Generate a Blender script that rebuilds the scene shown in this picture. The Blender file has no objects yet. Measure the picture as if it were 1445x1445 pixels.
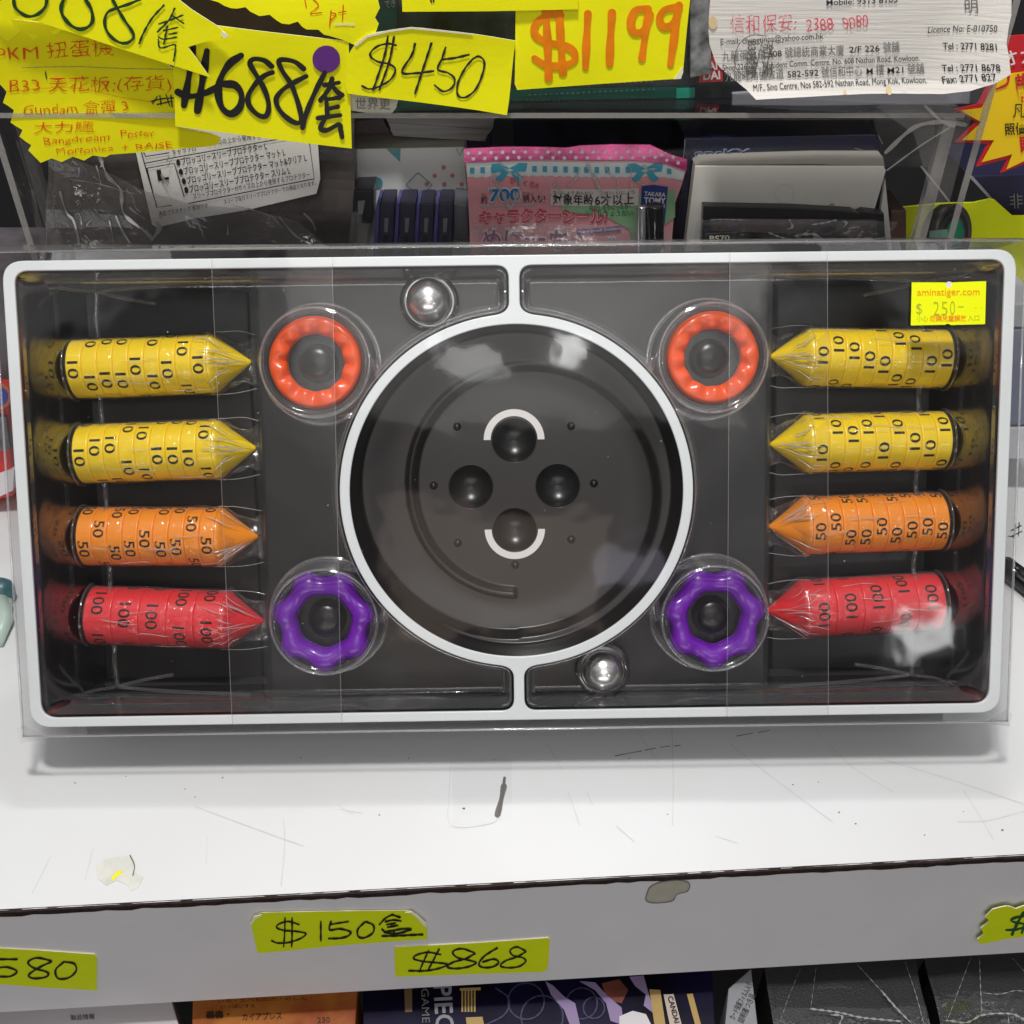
import bpy, bmesh, math, random
import numpy as np
from mathutils import Vector, Matrix
from mathutils.geometry import delaunay_2d_cdt
random.seed(7)
SC = bpy.context.scene
COL = SC.collection

# ------------------------------------------------------------------ camera
PITCH = math.radians(38.5)          # the phone looks down by this much
F, CX = 1449.0, 722.5               # focal length and centre, in photograph pixels
cp, sp_ = math.cos(PITCH), math.sin(PITCH)
# columns: camera right / down / forward in world axes (X right, Y away, Z up)
RW = np.array([[1, 0, 0], [0, -sp_, cp], [0, -cp, -sp_]], float)
# pose of the boxed game in camera axes (fitted to its rim and ring)
RB = np.array([[0.9999, 0.0129, -0.0098], [-0.0139, 0.9945, -0.1038], [0.0084, 0.1039, 0.9946]])
TB = np.array([0.0011, -0.0090, 0.4828])
HA, HB = 0.2275, 0.1049             # half size of the tray opening
RIN, ROUT = 0.0783, 0.0830          # ring
BOXD = 0.060
_pt = RW @ (RB @ np.array([0, HB + 0.0085, BOXD]) + TB)
HC = -_pt[2]                        # camera height: the box's rear lower edge rests on the shelf (z = 0)
CAM = np.array([0.0, 0.0, HC])
cam_d = bpy.data.cameras.new("camera"); cam = bpy.data.objects.new("camera", cam_d); COL.objects.link(cam)
cam.location = CAM; cam.rotation_euler = (math.pi / 2 - PITCH, 0, 0)
cam_d.sensor_width = 36.0; cam_d.sensor_fit = 'HORIZONTAL'; cam_d.lens = 36.0 * F / 1445.0
cam_d.clip_start = 0.01; cam_d.clip_end = 50
SC.camera = cam

# ------------------------------------------------------------------ world, lamps, exposure
SC.view_settings.view_transform = 'Standard'; SC.view_settings.look = 'None'
SC.view_settings.exposure = 0.12; SC.view_settings.gamma = 1.0
try: SC.view_settings.use_curve_mapping = False
except Exception: pass
SC.render.engine = 'CYCLES'
SC.cycles.use_denoising = True
SC.cycles.max_bounces = 10; SC.cycles.transparent_max_bounces = 40; SC.cycles.glossy_bounces = 5
SC.cycles.caustics_reflective = False; SC.cycles.caustics_refractive = False
SC.cycles.sample_clamp_indirect = 6.0
world = bpy.data.worlds.new("World"); SC.world = world; world.use_nodes = True
wn = world.node_tree.nodes; wl = world.node_tree.links
bgn = wn["Background"]
tcw = wn.new("ShaderNodeTexCoord")
# the shop all round: dim shelves with a few coloured and lit patches
nz1 = wn.new("ShaderNodeTexNoise"); nz1.inputs["Scale"].default_value = 4.6; nz1.inputs["Detail"].default_value = 3.0; nz1.inputs["Roughness"].default_value = 0.6
rp1 = wn.new("ShaderNodeValToRGB")
e = rp1.color_ramp.elements
e[0].position = 0.36; e[0].color = (0.028, 0.027, 0.03, 1)
e[1].position = 0.50; e[1].color = (0.15, 0.115, 0.10, 1)
for p_, c_ in ((0.42, (0.05, 0.045, 0.075, 1)), (0.46, (0.10, 0.12, 0.10, 1)), (0.53, (0.26, 0.17, 0.13, 1))):
    n_ = e.new(p_); n_.color = c_
for p_, c_ in ((0.56, (0.30, 0.26, 0.23, 1)), (0.60, (0.62, 0.61, 0.62, 1)), (0.66, (1.5, 1.5, 1.55, 1))):
    n_ = e.new(p_); n_.color = c_
wl.new(tcw.outputs["Generated"], nz1.inputs["Vector"]); wl.new(nz1.outputs["Fac"], rp1.inputs["Fac"])
sepw = wn.new("ShaderNodeSeparateXYZ"); wl.new(tcw.outputs["Generated"], sepw.inputs[0])
up = wn.new("ShaderNodeMapRange"); up.inputs[1].default_value = -0.1; up.inputs[2].default_value = 0.75
up.inputs[3].default_value = 0.0; up.inputs[4].default_value = 1.0
wl.new(sepw.outputs["Z"], up.inputs[0])
mixw = wn.new("ShaderNodeMixRGB"); mixw.inputs[2].default_value = (0.24, 0.243, 0.25, 1)
wl.new(up.outputs[0], mixw.inputs[0]); wl.new(rp1.outputs[0], mixw.inputs[1])
# rows of ceiling tubes overhead
wv = wn.new("ShaderNodeTexWave"); wv.bands_direction = 'Y'; wv.inputs["Scale"].default_value = 1.15; wv.inputs["Distortion"].default_value = 0.0; wv.inputs["Phase Offset"].default_value = 0.8
wl.new(tcw.outputs["Generated"], wv.inputs["Vector"])
tb = wn.new("ShaderNodeMapRange"); tb.inputs[1].default_value = 0.90; tb.inputs[2].default_value = 0.94; tb.inputs[3].default_value = 0.0; tb.inputs[4].default_value = 2.2
wl.new(wv.outputs["Fac"], tb.inputs[0])
tz = wn.new("ShaderNodeMapRange"); tz.inputs[1].default_value = 0.50; tz.inputs[2].default_value = 0.54
wl.new(sepw.outputs["Z"], tz.inputs[0])
tm = wn.new("ShaderNodeMath"); tm.operation = 'MULTIPLY'; wl.new(tb.outputs[0], tm.inputs[0]); wl.new(tz.outputs[0], tm.inputs[1])
ad = wn.new("ShaderNodeMixRGB"); ad.blend_type = 'ADD'; ad.inputs[0].default_value = 1.0
wl.new(mixw.outputs[0], ad.inputs[1]); wl.new(tm.outputs[0], ad.inputs[2])
wl.new(ad.outputs[0], bgn.inputs["Color"]); bgn.inputs["Strength"].default_value = 0.44

def lamp(name, loc, aim, size, power, col=(1, 0.98, 0.95), sy=None):
    d = bpy.data.lights.new(name, 'AREA'); d.energy = power; d.color = col
    d.shape = 'RECTANGLE'; d.size = size; d.size_y = sy or size
    o = bpy.data.objects.new(name, d); COL.objects.link(o); o.location = loc
    o.rotation_euler = (Vector(aim) - Vector(loc)).to_track_quat('-Z', 'Y').to_euler()
    return o
lamp("shelf_lamp", (-0.04, 0.24, 1.10), (0, 0.32, 0), 0.12, 7.0, sy=0.07)
lamp("ceiling_lamp", (0.10, 1.30, 1.85), (0, 0.3, 0), 0.30, 7.5, sy=0.12)
lamp("front_panel_lamp", (0.06, -0.90, 1.30), (0, 0.4, 0.15), 0.95, 2.6, sy=0.60)  # front light, widened and placed to mirror a haze in the cover
_n = RW @ (-RB[:, 2])
for _px, _py, _s, _w, _c in ((795, 492, 0.08, 0.26, (1, 1, 1)), (1320, 885, 0.12, 0.45, (1, 1, 1)), (655, 515, 0.10, 0.13, (1, 1, 1)), (690, 800, 0.46, 0.5, (1, .78, .64)), (880, 800, 0.16, 0.12, (.85, .8, 1))):   # lamps added so their mirror images put glare and haze on the cover
    _d = RW @ np.array([(_px - CX) / F, (_py - CX) / F, 1.0]); _d /= np.linalg.norm(_d)
    _q = RB[:, 2].dot(TB) / RB[:, 2].dot(RW.T @ _d); _p = CAM + _d * _q; _r = _d - 2 * _d.dot(_n) * _n
    lamp("glare_lamp", tuple(_p + _r * 1.7), tuple(_p), _s, _w, _c, sy=_s * 0.6)
lamp("fill_lamp", (0.0, -1.30, 0.14), (0, 0.3, 0.1), 1.3, 4.0, sy=0.30)  # unseen low fill, added to brighten the front board and upright cards

# ------------------------------------------------------------------ helpers
def ray(px, py):
    return RW @ np.array([(px - CX) / F, (py - CX) / F, 1.0])

class Plane:
    """A real flat (or slightly bent) surface; pixel coordinates are turned into points lying on it."""
    def __init__(s, p, n, bend=None):
        s.p = np.array(p, float); s.n = np.array(n, float); s.n /= np.linalg.norm(s.n); s.bend = bend
    def at(s, x, y, off=0.0):
        d = ray(x, y); t = s.n.dot(s.p - CAM) / s.n.dot(d)
        q = CAM + d * t
        if s.bend: off = off + s.bend(x, y)
        return q + s.n * off
def vplane(y, off=0.0, yaw=0.0, pitch=0.0, x=0.0, z=0.2, bend=None):
    n = np.array([math.sin(yaw) * math.cos(pitch), -math.cos(yaw) * math.cos(pitch), math.sin(pitch)])
    return Plane(np.array([x, y, z]) + n * off, n, bend)

def lin(r, g, b):
    f = lambda c: c / 12.92 if c <= 0.04045 else ((c + 0.055) / 1.055) ** 2.4
    return (f(r / 255), f(g / 255), f(b / 255), 1)

MATS = {}
def mat(name, col, rough=0.5, spec=0.5, metal=0.0, noise=0.0, nscale=60.0, bump=0.0, bscale=400.0, coat=0.0, col2=None, stretch=None):
    if name in MATS: return MATS[name]
    m = bpy.data.materials.new(name); m.use_nodes = True; MATS[name] = m
    N, L = m.node_tree.nodes, m.node_tree.links
    b = N["Principled BSDF"]
    b.inputs["Base Color"].default_value = col; b.inputs["Roughness"].default_value = rough
    b.inputs["Metallic"].default_value = metal; b.inputs["Specular IOR Level"].default_value = spec
    b.inputs["Coat Weight"].default_value = coat; b.inputs["Coat Roughness"].default_value = 0.08
    tc = None
    if noise or bump:
        tc = N.new("ShaderNodeTexCoord"); src = tc.outputs["Object"]
        if stretch:
            mp = N.new("ShaderNodeMapping"); mp.inputs["Scale"].default_value = stretch
            L.new(src, mp.inputs[0]); src = mp.outputs[0]
    if noise:
        n = N.new("ShaderNodeTexNoise"); n.inputs["Scale"].default_value = nscale; n.inputs["Detail"].default_value = 5
        L.new(src, n.inputs["Vector"])
        mx = N.new("ShaderNodeMixRGB")
        c2 = col2 or tuple(max(0, c * (1 - noise)) for c in col[:3]) + (1,)
        mx.inputs[1].default_value = col; mx.inputs[2].default_value = c2
        rm = N.new("ShaderNodeMapRange"); rm.inputs[1].default_value = 0.35; rm.inputs[2].default_value = 0.7
        L.new(n.outputs["Fac"], rm.inputs[0]); L.new(rm.outputs[0], mx.inputs[0]); L.new(mx.outputs[0], b.inputs["Base Color"])
        r2 = N.new("ShaderNodeMapRange"); r2.inputs[3].default_value = max(0.02, rough * 0.8); r2.inputs[4].default_value = min(1, rough * 1.25)
        L.new(n.outputs["Fac"], r2.inputs[0]); L.new(r2.outputs[0], b.inputs["Roughness"])
    if bump:
        n2 = N.new("ShaderNodeTexNoise"); n2.inputs["Scale"].default_value = bscale; n2.inputs["Detail"].default_value = 3
        L.new(src, n2.inputs["Vector"])
        bp = N.new("ShaderNodeBump"); bp.inputs["Strength"].default_value = bump; bp.inputs["Distance"].default_value = 0.0006
        L.new(n2.outputs["Fac"], bp.inputs["Height"]); L.new(bp.outputs[0], b.inputs["Normal"])
    return m

def clear(name, f0=0.05, rough=0.03, white=0.0, haze=0.0, tint=(1, 1, 1, 1), bump=0.0, bscale=20.0, edge=1.0, hazecol=(0.8, 0.8, 0.82, 1), power=4.0):
    """Thin clear plastic: looked through, with a Fresnel gloss and a trace of haze."""
    if name in MATS: return MATS[name]
    m = bpy.data.materials.new(name); m.use_nodes = True; MATS[name] = m
    N, L = m.node_tree.nodes, m.node_tree.links
    N.remove(N["Principled BSDF"]); out = N["Material Output"]
    tr = N.new("ShaderNodeBsdfTransparent"); tr.inputs[0].default_value = tint
    gl = N.new("ShaderNodeBsdfGlossy"); gl.inputs["Roughness"].default_value = rough
    lw = N.new("ShaderNodeLayerWeight"); lw.inputs["Blend"].default_value = 0.5
    if bump:
        tc = N.new("ShaderNodeTexCoord")
        n2 = N.new("ShaderNodeTexNoise"); n2.inputs["Scale"].default_value = bscale; n2.inputs["Detail"].default_value = 4
        L.new(tc.outputs["Object"], n2.inputs["Vector"])
        bp = N.new("ShaderNodeBump"); bp.inputs["Strength"].default_value = bump; bp.inputs["Distance"].default_value = 0.002
        L.new(n2.outputs["Fac"], bp.inputs["Height"])
        L.new(bp.outputs[0], gl.inputs["Normal"]); L.new(bp.outputs[0], lw.inputs["Normal"])
    pw = N.new("ShaderNodeMath"); pw.operation = 'POWER'; pw.inputs[1].default_value = power
    L.new(lw.outputs["Facing"], pw.inputs[0])
    mr = N.new("ShaderNodeMapRange"); mr.inputs[3].default_value = f0; mr.inputs[4].default_value = edge
    L.new(pw.outputs[0], mr.inputs[0])
    mx = N.new("ShaderNodeMixShader"); L.new(mr.outputs[0], mx.inputs[0]); L.new(gl.outputs[0], mx.inputs[2])
    if haze or white:
        df = N.new("ShaderNodeBsdfDiffuse"); df.inputs[0].default_value = hazecol
        m2 = N.new("ShaderNodeMixShader"); m2.inputs[0].default_value = haze
        if white:  # grazing angles whitened in the colour, in place of edge highlights
            wr = N.new('ShaderNodeMapRange'); wr.inputs[3].default_value = haze; wr.inputs[4].default_value = white
            p2_ = N.new('ShaderNodeMath'); p2_.operation = 'POWER'; p2_.inputs[1].default_value = 2.2; L.new(lw.outputs['Facing'], p2_.inputs[0])
            L.new(p2_.outputs[0], wr.inputs[0]); L.new(wr.outputs[0], m2.inputs[0])
        L.new(tr.outputs[0], m2.inputs[1]); L.new(df.outputs[0], m2.inputs[2]); L.new(m2.outputs[0], mx.inputs[1])
    else:
        L.new(tr.outputs[0], mx.inputs[1])
    L.new(mx.outputs[0], out.inputs["Surface"])
    return m

def put(o, parent):
    COL.objects.link(o)
    if parent: o.parent = parent
    return o
def thing(name, label, cat, loc=(0, 0, 0), group=None, matrix=None):
    o = bpy.data.objects.new(name, None); COL.objects.link(o); o.empty_display_size = 0.01
    if matrix is not None: o.matrix_world = matrix
    else: o.location = loc
    o["label"] = label; o["category"] = cat
    if group: o["group"] = group
    return o
def tag(o, label, cat, group=None, kind=None):
    if label: o["label"] = label
    if cat: o["category"] = cat
    if group: o["group"] = group
    if kind: o["kind"] = kind
    return o
def mesh(name, V, Fc, m, parent=None, smooth=False, world=True):
    """One mesh object. V in world coordinates when world is set (and made relative to the parent)."""
    me = bpy.data.meshes.new(name)
    V = np.asarray(V, float)
    o = bpy.data.objects.new(name, me)
    if world:
        base = np.array(world_loc(parent)) if parent else V.mean(axis=0)
        V = V - base
        if not parent: o.location = base
    me.from_pydata(V.tolist(), [], [list(map(int, f)) for f in Fc])
    if isinstance(m, (list, tuple)):
        for k in m: me.materials.append(k)
    else: me.materials.append(m)
    if smooth: me.polygons.foreach_set("use_smooth", [True] * len(me.polygons))
    me.update()
    put(o, parent)
    return o
def world_loc(o):
    p = Vector((0, 0, 0))
    while o is not None:
        p = p + o.location; o = o.parent
    return p

def catmull(pts, step=3.0):
    P = [np.array(p, float) for p in pts]
    if len(P) < 3:
        n = max(2, int(np.linalg.norm(P[1] - P[0]) / step) + 1)
        return [P[0] + (P[1] - P[0]) * k / (n - 1) for k in range(n)]
    Q = [2 * P[0] - P[1]] + P + [2 * P[-1] - P[-2]]
    out = []
    for i in range(1, len(Q) - 2):
        n = max(2, int(np.linalg.norm(Q[i + 1] - Q[i]) / step) + 1)
        for k in range(n):
            t = k / n
            out.append(0.5 * ((2 * Q[i]) + (-Q[i - 1] + Q[i + 1]) * t + (2 * Q[i - 1] - 5 * Q[i] + 4 * Q[i + 1] - Q[i + 2]) * t * t + (-Q[i - 1] + 3 * Q[i] - 3 * Q[i + 1] + Q[i + 2]) * t ** 3))
    out.append(Q[-2])
    return out

def strokes(plane, lines, width, m, parent, off=0.0003, org=(0, 0), sc=1.0, name="lettering", smooth=True, vary=0.18):
    """Hand-drawn pen lines lying on a plane. lines: point lists in crop pixels; width in crop pixels."""
    V, Fc = [], []
    rnd = random.Random(len(lines) * 13 + int(lines[0][0][0]))
    lift = 0.0
    for ln in lines:
        pts = catmull(ln, step=max(2.0, width * 0.3)) if smooth else [np.array(p, float) for p in ln]
        n = len(pts); w0 = width * (1 + rnd.uniform(-vary, vary) * 0.6); ph = rnd.uniform(0, 6)
        base = len(V)
        T = []
        for i in range(n):
            a, b = pts[max(0, i - 1)], pts[min(n - 1, i + 1)]
            d = b - a; T.append(d / (np.linalg.norm(d) + 1e-9))
        rows = []
        def row(c, t, w):
            nonlocal lift
            lift += 1.2e-7
            nn = np.array([-t[1], t[0]])
            for s_ in (-1, 1):
                q = c + nn * s_ * w * 0.5
                V.append(plane.at(org[0] + q[0] / sc, org[1] + q[1] / sc, off + lift))
        wid = lambda i: w0 * (1 + vary * math.sin(ph + i * 0.35))
        for k in (90, 60, 30):
            row(pts[0] - T[0] * wid(0) * 0.5 * math.sin(math.radians(k)), T[0], max(wid(0) * math.cos(math.radians(k)), 1e-3))
        for i in range(n): row(pts[i], T[i], wid(i))
        for k in (30, 60, 90):
            row(pts[-1] + T[-1] * wid(n - 1) * 0.5 * math.sin(math.radians(k)), T[-1], max(wid(n - 1) * math.cos(math.radians(k)), 1e-3))
        nr = n + 6
        for i in range(nr - 1):
            a = base + 2 * i; Fc.append((a, a + 2, a + 3, a + 1))
    return mesh(name, V, Fc, m, parent)

def fill2d(poly, step):
    """Triangulate a polygon (2D) with inner grid points."""
    P = [Vector((p[0], p[1])) for p in poly]
    # split long edges
    Q = []
    for i in range(len(P)):
        a, b = P[i], P[(i + 1) % len(P)]
        n = max(1, int((b - a).length / step))
        for k in range(n): Q.append(a + (b - a) * (k / n))
    xs = [p.x for p in Q]; ys = [p.y for p in Q]
    def inside(x, y):
        c = False; j = len(Q) - 1
        for i in range(len(Q)):
            if (Q[i].y > y) != (Q[j].y > y) and x < (Q[j].x - Q[i].x) * (y - Q[i].y) / (Q[j].y - Q[i].y) + Q[i].x: c = not c
            j = i
        return c
    G = []
    nx = int((max(xs) - min(xs)) / step); ny = int((max(ys) - min(ys)) / step)
    for i in range(1, nx + 1):
        for j in range(1, ny + 1):
            x = min(xs) + i * step + (0.37 * step if j % 2 else 0); y = min(ys) + j * step
            if inside(x, y): G.append(Vector((x, y)))
    nq = len(Q)
    r = delaunay_2d_cdt(Q + G, [(i, (i + 1) % nq) for i in range(nq)], [], 1, 1e-4)
    return [(v.x, v.y) for v in r[0]], [tuple(f) for f in r[2]]

def sheet(name, plane, poly, m, parent=None, off=0.0, th=0.0004, org=(0, 0), sc=1.0, step=14, world=True, medge=None):
    """A thin card with real thickness, outline given in crop pixels, lying on a plane."""
    poly = [(org[0] + p[0] / sc, org[1] + p[1] / sc) for p in poly]
    V2, T = fill2d(poly, step)
    n = len(V2)
    V = [plane.at(x, y, off) for x, y in V2] + [plane.at(x, y, off - th) for x, y in V2]
    # orientation: face normals along plane.n
    Fc = []
    edges = {}
    for f in T:
        a, b, c = (np.array(V[i]) for i in f)
        if np.dot(np.cross(b - a, c - a), plane.n) < 0: f = f[::-1]
        Fc.append(f); Fc.append(tuple(i + n for i in f[::-1]))
        for i in range(len(f)):
            e_ = (f[i], f[(i + 1) % len(f)])
            edges[e_] = edges.get(e_, 0) + 1
    k0 = len(Fc)
    for (a, b) in list(edges):
        if (b, a) not in edges: Fc.append((b, a, a + n, b + n))
    ms = [m, medge] if medge else m
    o = mesh(name, V, Fc, ms, parent)
    if medge:
        for p in o.data.polygons[k0:]: p.material_index = 1
    return o

_TXT = {}
def text_mesh(s, bold=0.0):
    key = (s, bold)
    if key in _TXT: return _TXT[key]
    c = bpy.data.curves.new("txt", 'FONT'); c.body = s; c.offset = bold; c.resolution_u = 3
    o = bpy.data.objects.new("txt", c); COL.objects.link(o)
    dg = bpy.context.evaluated_depsgraph_get()
    me = bpy.data.meshes.new_from_object(o.evaluated_get(dg))
    V = np.array([v.co[:] for v in me.vertices]) if len(me.vertices) else np.zeros((0, 3))
    Fc = [tuple(p.vertices) for p in me.polygons]
    bpy.data.objects.remove(o); bpy.data.curves.remove(c); bpy.data.meshes.remove(me)
    if len(V):
        V[:, 0] -= V[:, 0].min(); w = V[:, 0].max()
    else: w = 1
    _TXT[key] = (V, Fc, w)
    return _TXT[key]

def write(plane, items, m, parent, off=0.0003, org=(0, 0), sc=1.0, name="lettering", wob=0.0):
    """Printed words lying on a plane. items: (text, x0, y0, x1, y1, height, bold, slant): baseline from (x0,y0) to (x1,y1) in crop pixels, height of a capital."""
    V, Fc = [], []
    for it in items:
        s, x0, y0, x1, y1, h = it[:6]
        bold = it[6] if len(it) > 6 else 0.0
        slant = it[7] if len(it) > 7 else 0.0
        tv, tf, w = text_mesh(s, bold)
        b = len(V)
        d = np.array([x1 - x0, y1 - y0], float); L_ = np.linalg.norm(d); d /= L_
        u = np.array([d[1], -d[0]])        # up, in image axes (y down)
        for v in tv:
            q = np.array([x0, y0]) + d * (v[0] / w * L_) + (u + d * slant) * (v[1] / 0.72 * h)
            if wob:
                q = q + wob * np.array([math.sin(q[1] * .11 + q[0] * .045 + b) + .6 * math.sin(q[1] * .23 - q[0] * .07), math.sin(q[0] * .085 + b) + .7 * math.sin(q[0] * .031 + q[1] * .12 + 2 * b)])
            V.append(plane.at(org[0] + q[0] / sc, org[1] + q[1] / sc, off))
        Fc += [tuple(i + b for i in f) for f in tf]
    # make the faces look along the plane's normal
    F2 = []
    for f in Fc:
        a, b_, c = (np.array(V[i]) for i in f[:3])
        F2.append(f[::-1] if np.dot(np.cross(b_ - a, c - a), plane.n) < 0 else f)
    return mesh(name, V, F2, m, parent)

def box(name, lo, hi, m, parent=None, bevel=0.0, rot=None, about=None, faces=None):
    """A box with softened edges, in world coordinates."""
    bm = bmesh.new(); bmesh.ops.create_cube(bm, size=1.0)
    lo, hi = Vector(lo), Vector(hi)
    for v in bm.verts:
        v.co = Vector((lo.x + (v.co.x + .5) * (hi.x - lo.x), lo.y + (v.co.y + .5) * (hi.y - lo.y), lo.z + (v.co.z + .5) * (hi.z - lo.z)))
    if bevel: bmesh.ops.bevel(bm, geom=bm.edges[:], offset=bevel, segments=2, affect='EDGES', profile=0.6)
    if rot is not None:
        c = Vector(about) if about is not None else (lo + hi) / 2
        for v in bm.verts: v.co = rot @ (v.co - c) + c
    V = [v.co[:] for v in bm.verts]; bm.verts.index_update()
    Fc = [[v.index for v in f.verts] for f in bm.faces]
    bm.free()
    return mesh(name, V, Fc, m, parent)

def slab(name, plane, quad, depth, m, parent=None, off=0.0, org=(0, 0), sc=1.0, bevel=0.0, back=None):
    """A solid block whose front face fills the given outline on a plane and which goes back from it by depth."""
    pts = [plane.at(org[0] + p[0] / sc, org[1] + p[1] / sc, off) for p in quad]
    d = -plane.n if back is None else np.array(back, float)
    bm = bmesh.new()
    a = [bm.verts.new(p) for p in pts]; b = [bm.verts.new(p + d * depth) for p in pts]
    n = len(pts)
    bm.faces.new(a); bm.faces.new(b[::-1])
    for i in range(n): bm.faces.new((a[(i + 1) % n], a[i], b[i], b[(i + 1) % n]))
    bmesh.ops.recalc_face_normals(bm, faces=bm.faces[:])
    if bevel: bmesh.ops.bevel(bm, geom=bm.edges[:], offset=bevel, segments=2, affect='EDGES', profile=0.6)
    bm.verts.index_update()
    V = [v.co[:] for v in bm.verts]; Fc = [[v.index for v in f.verts] for f in bm.faces]; bm.free()
    return mesh(name, V, Fc, m, parent)

def circle_pts(cx, cy, r, n=28, ry=None, a0=0, a1=360):
    ry = ry or r
    return [(cx + r * math.cos(math.radians(a0 + (a1 - a0) * k / n)), cy + ry * math.sin(math.radians(a0 + (a1 - a0) * k / n))) for k in range(n if a1 - a0 == 360 else n + 1)]

def lathe(profile, n=48, axis='z', fn=None):
    """Profile of (r, z); fn(theta, r, z) -> (r, z) can vary it round the axis."""
    V, Fc = [], []
    k = len(profile)
    for i in range(n):
        th = 2 * math.pi * i / n
        for (r, z) in profile:
            if fn: r, z = fn(th, r, z)
            V.append((r * math.cos(th), r * math.sin(th), z))
    for i in range(n):
        j = (i + 1) % n
        for q in range(k - 1):
            Fc.append((i * k + q, j * k + q, j * k + q + 1, i * k + q + 1))
    V = np.array(V)
    if axis == 'x': V = V[:, [2, 0, 1]]
    return V, Fc
def tube(pts, r, n=8, closed=False):
    P = [Vector(p) for p in pts]; V, Fc = [], []
    m_ = len(P); up_ = Vector((0, 0, 1))
    for i, p in enumerate(P):
        a = P[i - 1] if (i > 0 or closed) else P[i]; b = P[(i + 1) % m_] if (i < m_ - 1 or closed) else P[i]
        t = (b - a).normalized()
        s = t.cross(up_) if abs(t.dot(up_)) < 0.95 else t.cross(Vector((1, 0, 0)))
        s.normalize(); w = s.cross(t)
        rr = r[i] if isinstance(r, (list, tuple)) else r
        for k in range(n):
            an = 2 * math.pi * k / n
            V.append((p + s * math.cos(an) * rr + w * math.sin(an) * rr)[:])
    for i in range(m_ if closed else m_ - 1):
        j = (i + 1) % m_
        for k in range(n):
            l = (k + 1) % n
            Fc.append((i * n + k, i * n + l, j * n + l, j * n + k))
    if not closed:
        Fc.append(tuple(range(n))[::-1]); Fc.append(tuple((m_ - 1) * n + k for k in range(n)))
    return V, Fc

# ------------------------------------------------------------------ materials
M_white_lam = mat("white_laminate", (0.78, 0.79, 0.81, 1), 0.38, 0.4, noise=0.07, nscale=7, bump=0.05, bscale=900, col2=(0.735, 0.74, 0.745, 1))
M_board = mat("grey_white_laminate", (0.72, 0.71, 0.74, 1), 0.5, 0.35, noise=0.05, nscale=30, bump=0.12, bscale=1500)
M_band = mat("dark_edge_band", lin(52, 40, 38), 0.7, 0.2, noise=0.5, nscale=300)
M_mark = mat("dark_scuff", lin(120, 118, 116), 0.8, 0.1)
M_scratch = mat("fine_scratch", lin(212, 213, 214), 0.8, 0.1)
M_speck = mat("dirt_speck", lin(112, 110, 108), 0.8, 0.1)
M_black = mat("black_tray_plastic", (0.010, 0.0095, 0.0095, 1), 0.30, 0.5, noise=0.25, nscale=500, bump=0.02, bscale=900)
M_glossblack = mat("glossy_black_tray_wall", (0.010, 0.009, 0.010, 1), 0.10, 0.5, bump=0.04, bscale=60)
M_glossblack.node_tree.nodes["Principled BSDF"].inputs["IOR"].default_value = 2.8
M_rim = mat("white_rim_plastic", (0.77, 0.805, 0.825, 1), 0.28, 0.5, noise=0.05, nscale=14, coat=0.3)
M_neon = mat("neon_yellow_card", lin(250, 246, 4), 0.62, 0.25, noise=0.06, nscale=40, bump=0.15, bscale=300)
M_neon2 = mat("neon_green_yellow_card", lin(216, 226, 8), 0.62, 0.25, noise=0.06, nscale=40, bump=0.15, bscale=300)
M_olive = mat("aged_yellow_card", lin(240, 232, 10), 0.65, 0.2, noise=0.10, nscale=30, bump=0.3, bscale=120)
M_cardedge = mat("torn_white_card_edge", lin(236, 232, 205), 0.8, 0.1)
M_ink = mat("black_marker_ink", lin(22, 22, 22), 0.45, 0.4)
M_greenink = mat("dark_green_marker_ink", lin(22, 62, 24), 0.5, 0.35)
M_redink = mat("red_pen_ink", lin(222, 84, 20), 0.6, 0.2)
M_orangeink = mat("orange_marker_ink", lin(252, 140, 12), 0.6, 0.2, noise=0.25, nscale=120)
M_pinkink = mat("pink_red_pen_ink", lin(226, 72, 96), 0.6, 0.2)
M_dkprint = mat("dark_print", lin(52, 52, 54), 0.6, 0.2)
M_greyprint = mat("grey_print", lin(120, 120, 120), 0.6, 0.2)

# ------------------------------------------------------------------ display shelf
P0 = Plane((0, 0, 0), (0, 0, 1))
eL, eR = P0.at(0, 1285), P0.at(1445, 1207)
e_dir = (eR - eL) / np.linalg.norm(eR - eL); b_dir = np.array([-e_dir[1], e_dir[0], 0.0])
eM = (eL + eR) / 2
PF = Plane(eM, -b_dir)               # front of the shelf's board
zb = (PF.at(0, 1425)[2] + PF.at(1445, 1346)[2]) / 2
shelf = thing("display_shelf", "long white laminate shelf with a dark chipped edge and a grey front board", "shelf", loc=tuple(eM))
def shelf_box(name, a, b, m, bevel=0.0):
    # a, b: (along edge, back, z)
    bm = bmesh.new(); bmesh.ops.create_cube(bm, size=1.0)
    if bevel: pass
    V = []
    for v in bm.verts:
        f = [a[i] + (v.co[i] + .5) * (b[i] - a[i]) for i in range(3)]
        v.co = Vector(eM + e_dir * f[0] + b_dir * f[1] + np.array([0, 0, f[2]]))
    if bevel: bmesh.ops.bevel(bm, geom=bm.edges[:], offset=bevel, segments=2, affect='EDGES')
    bm.verts.index_update()
    V = [v.co[:] for v in bm.verts]; Fc = [[v.index for v in f.verts] for f in bm.faces]; bm.free()
    return mesh(name, V, Fc, m, shelf)
shelf_box("top_panel", (-0.8, 0.0, -0.0028), (0.8, 0.62, 0.0), M_white_lam)
shelf_box("front_board", (-0.8, -0.0002, zb), (0.8, 0.014, -0.0030), M_board)
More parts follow.
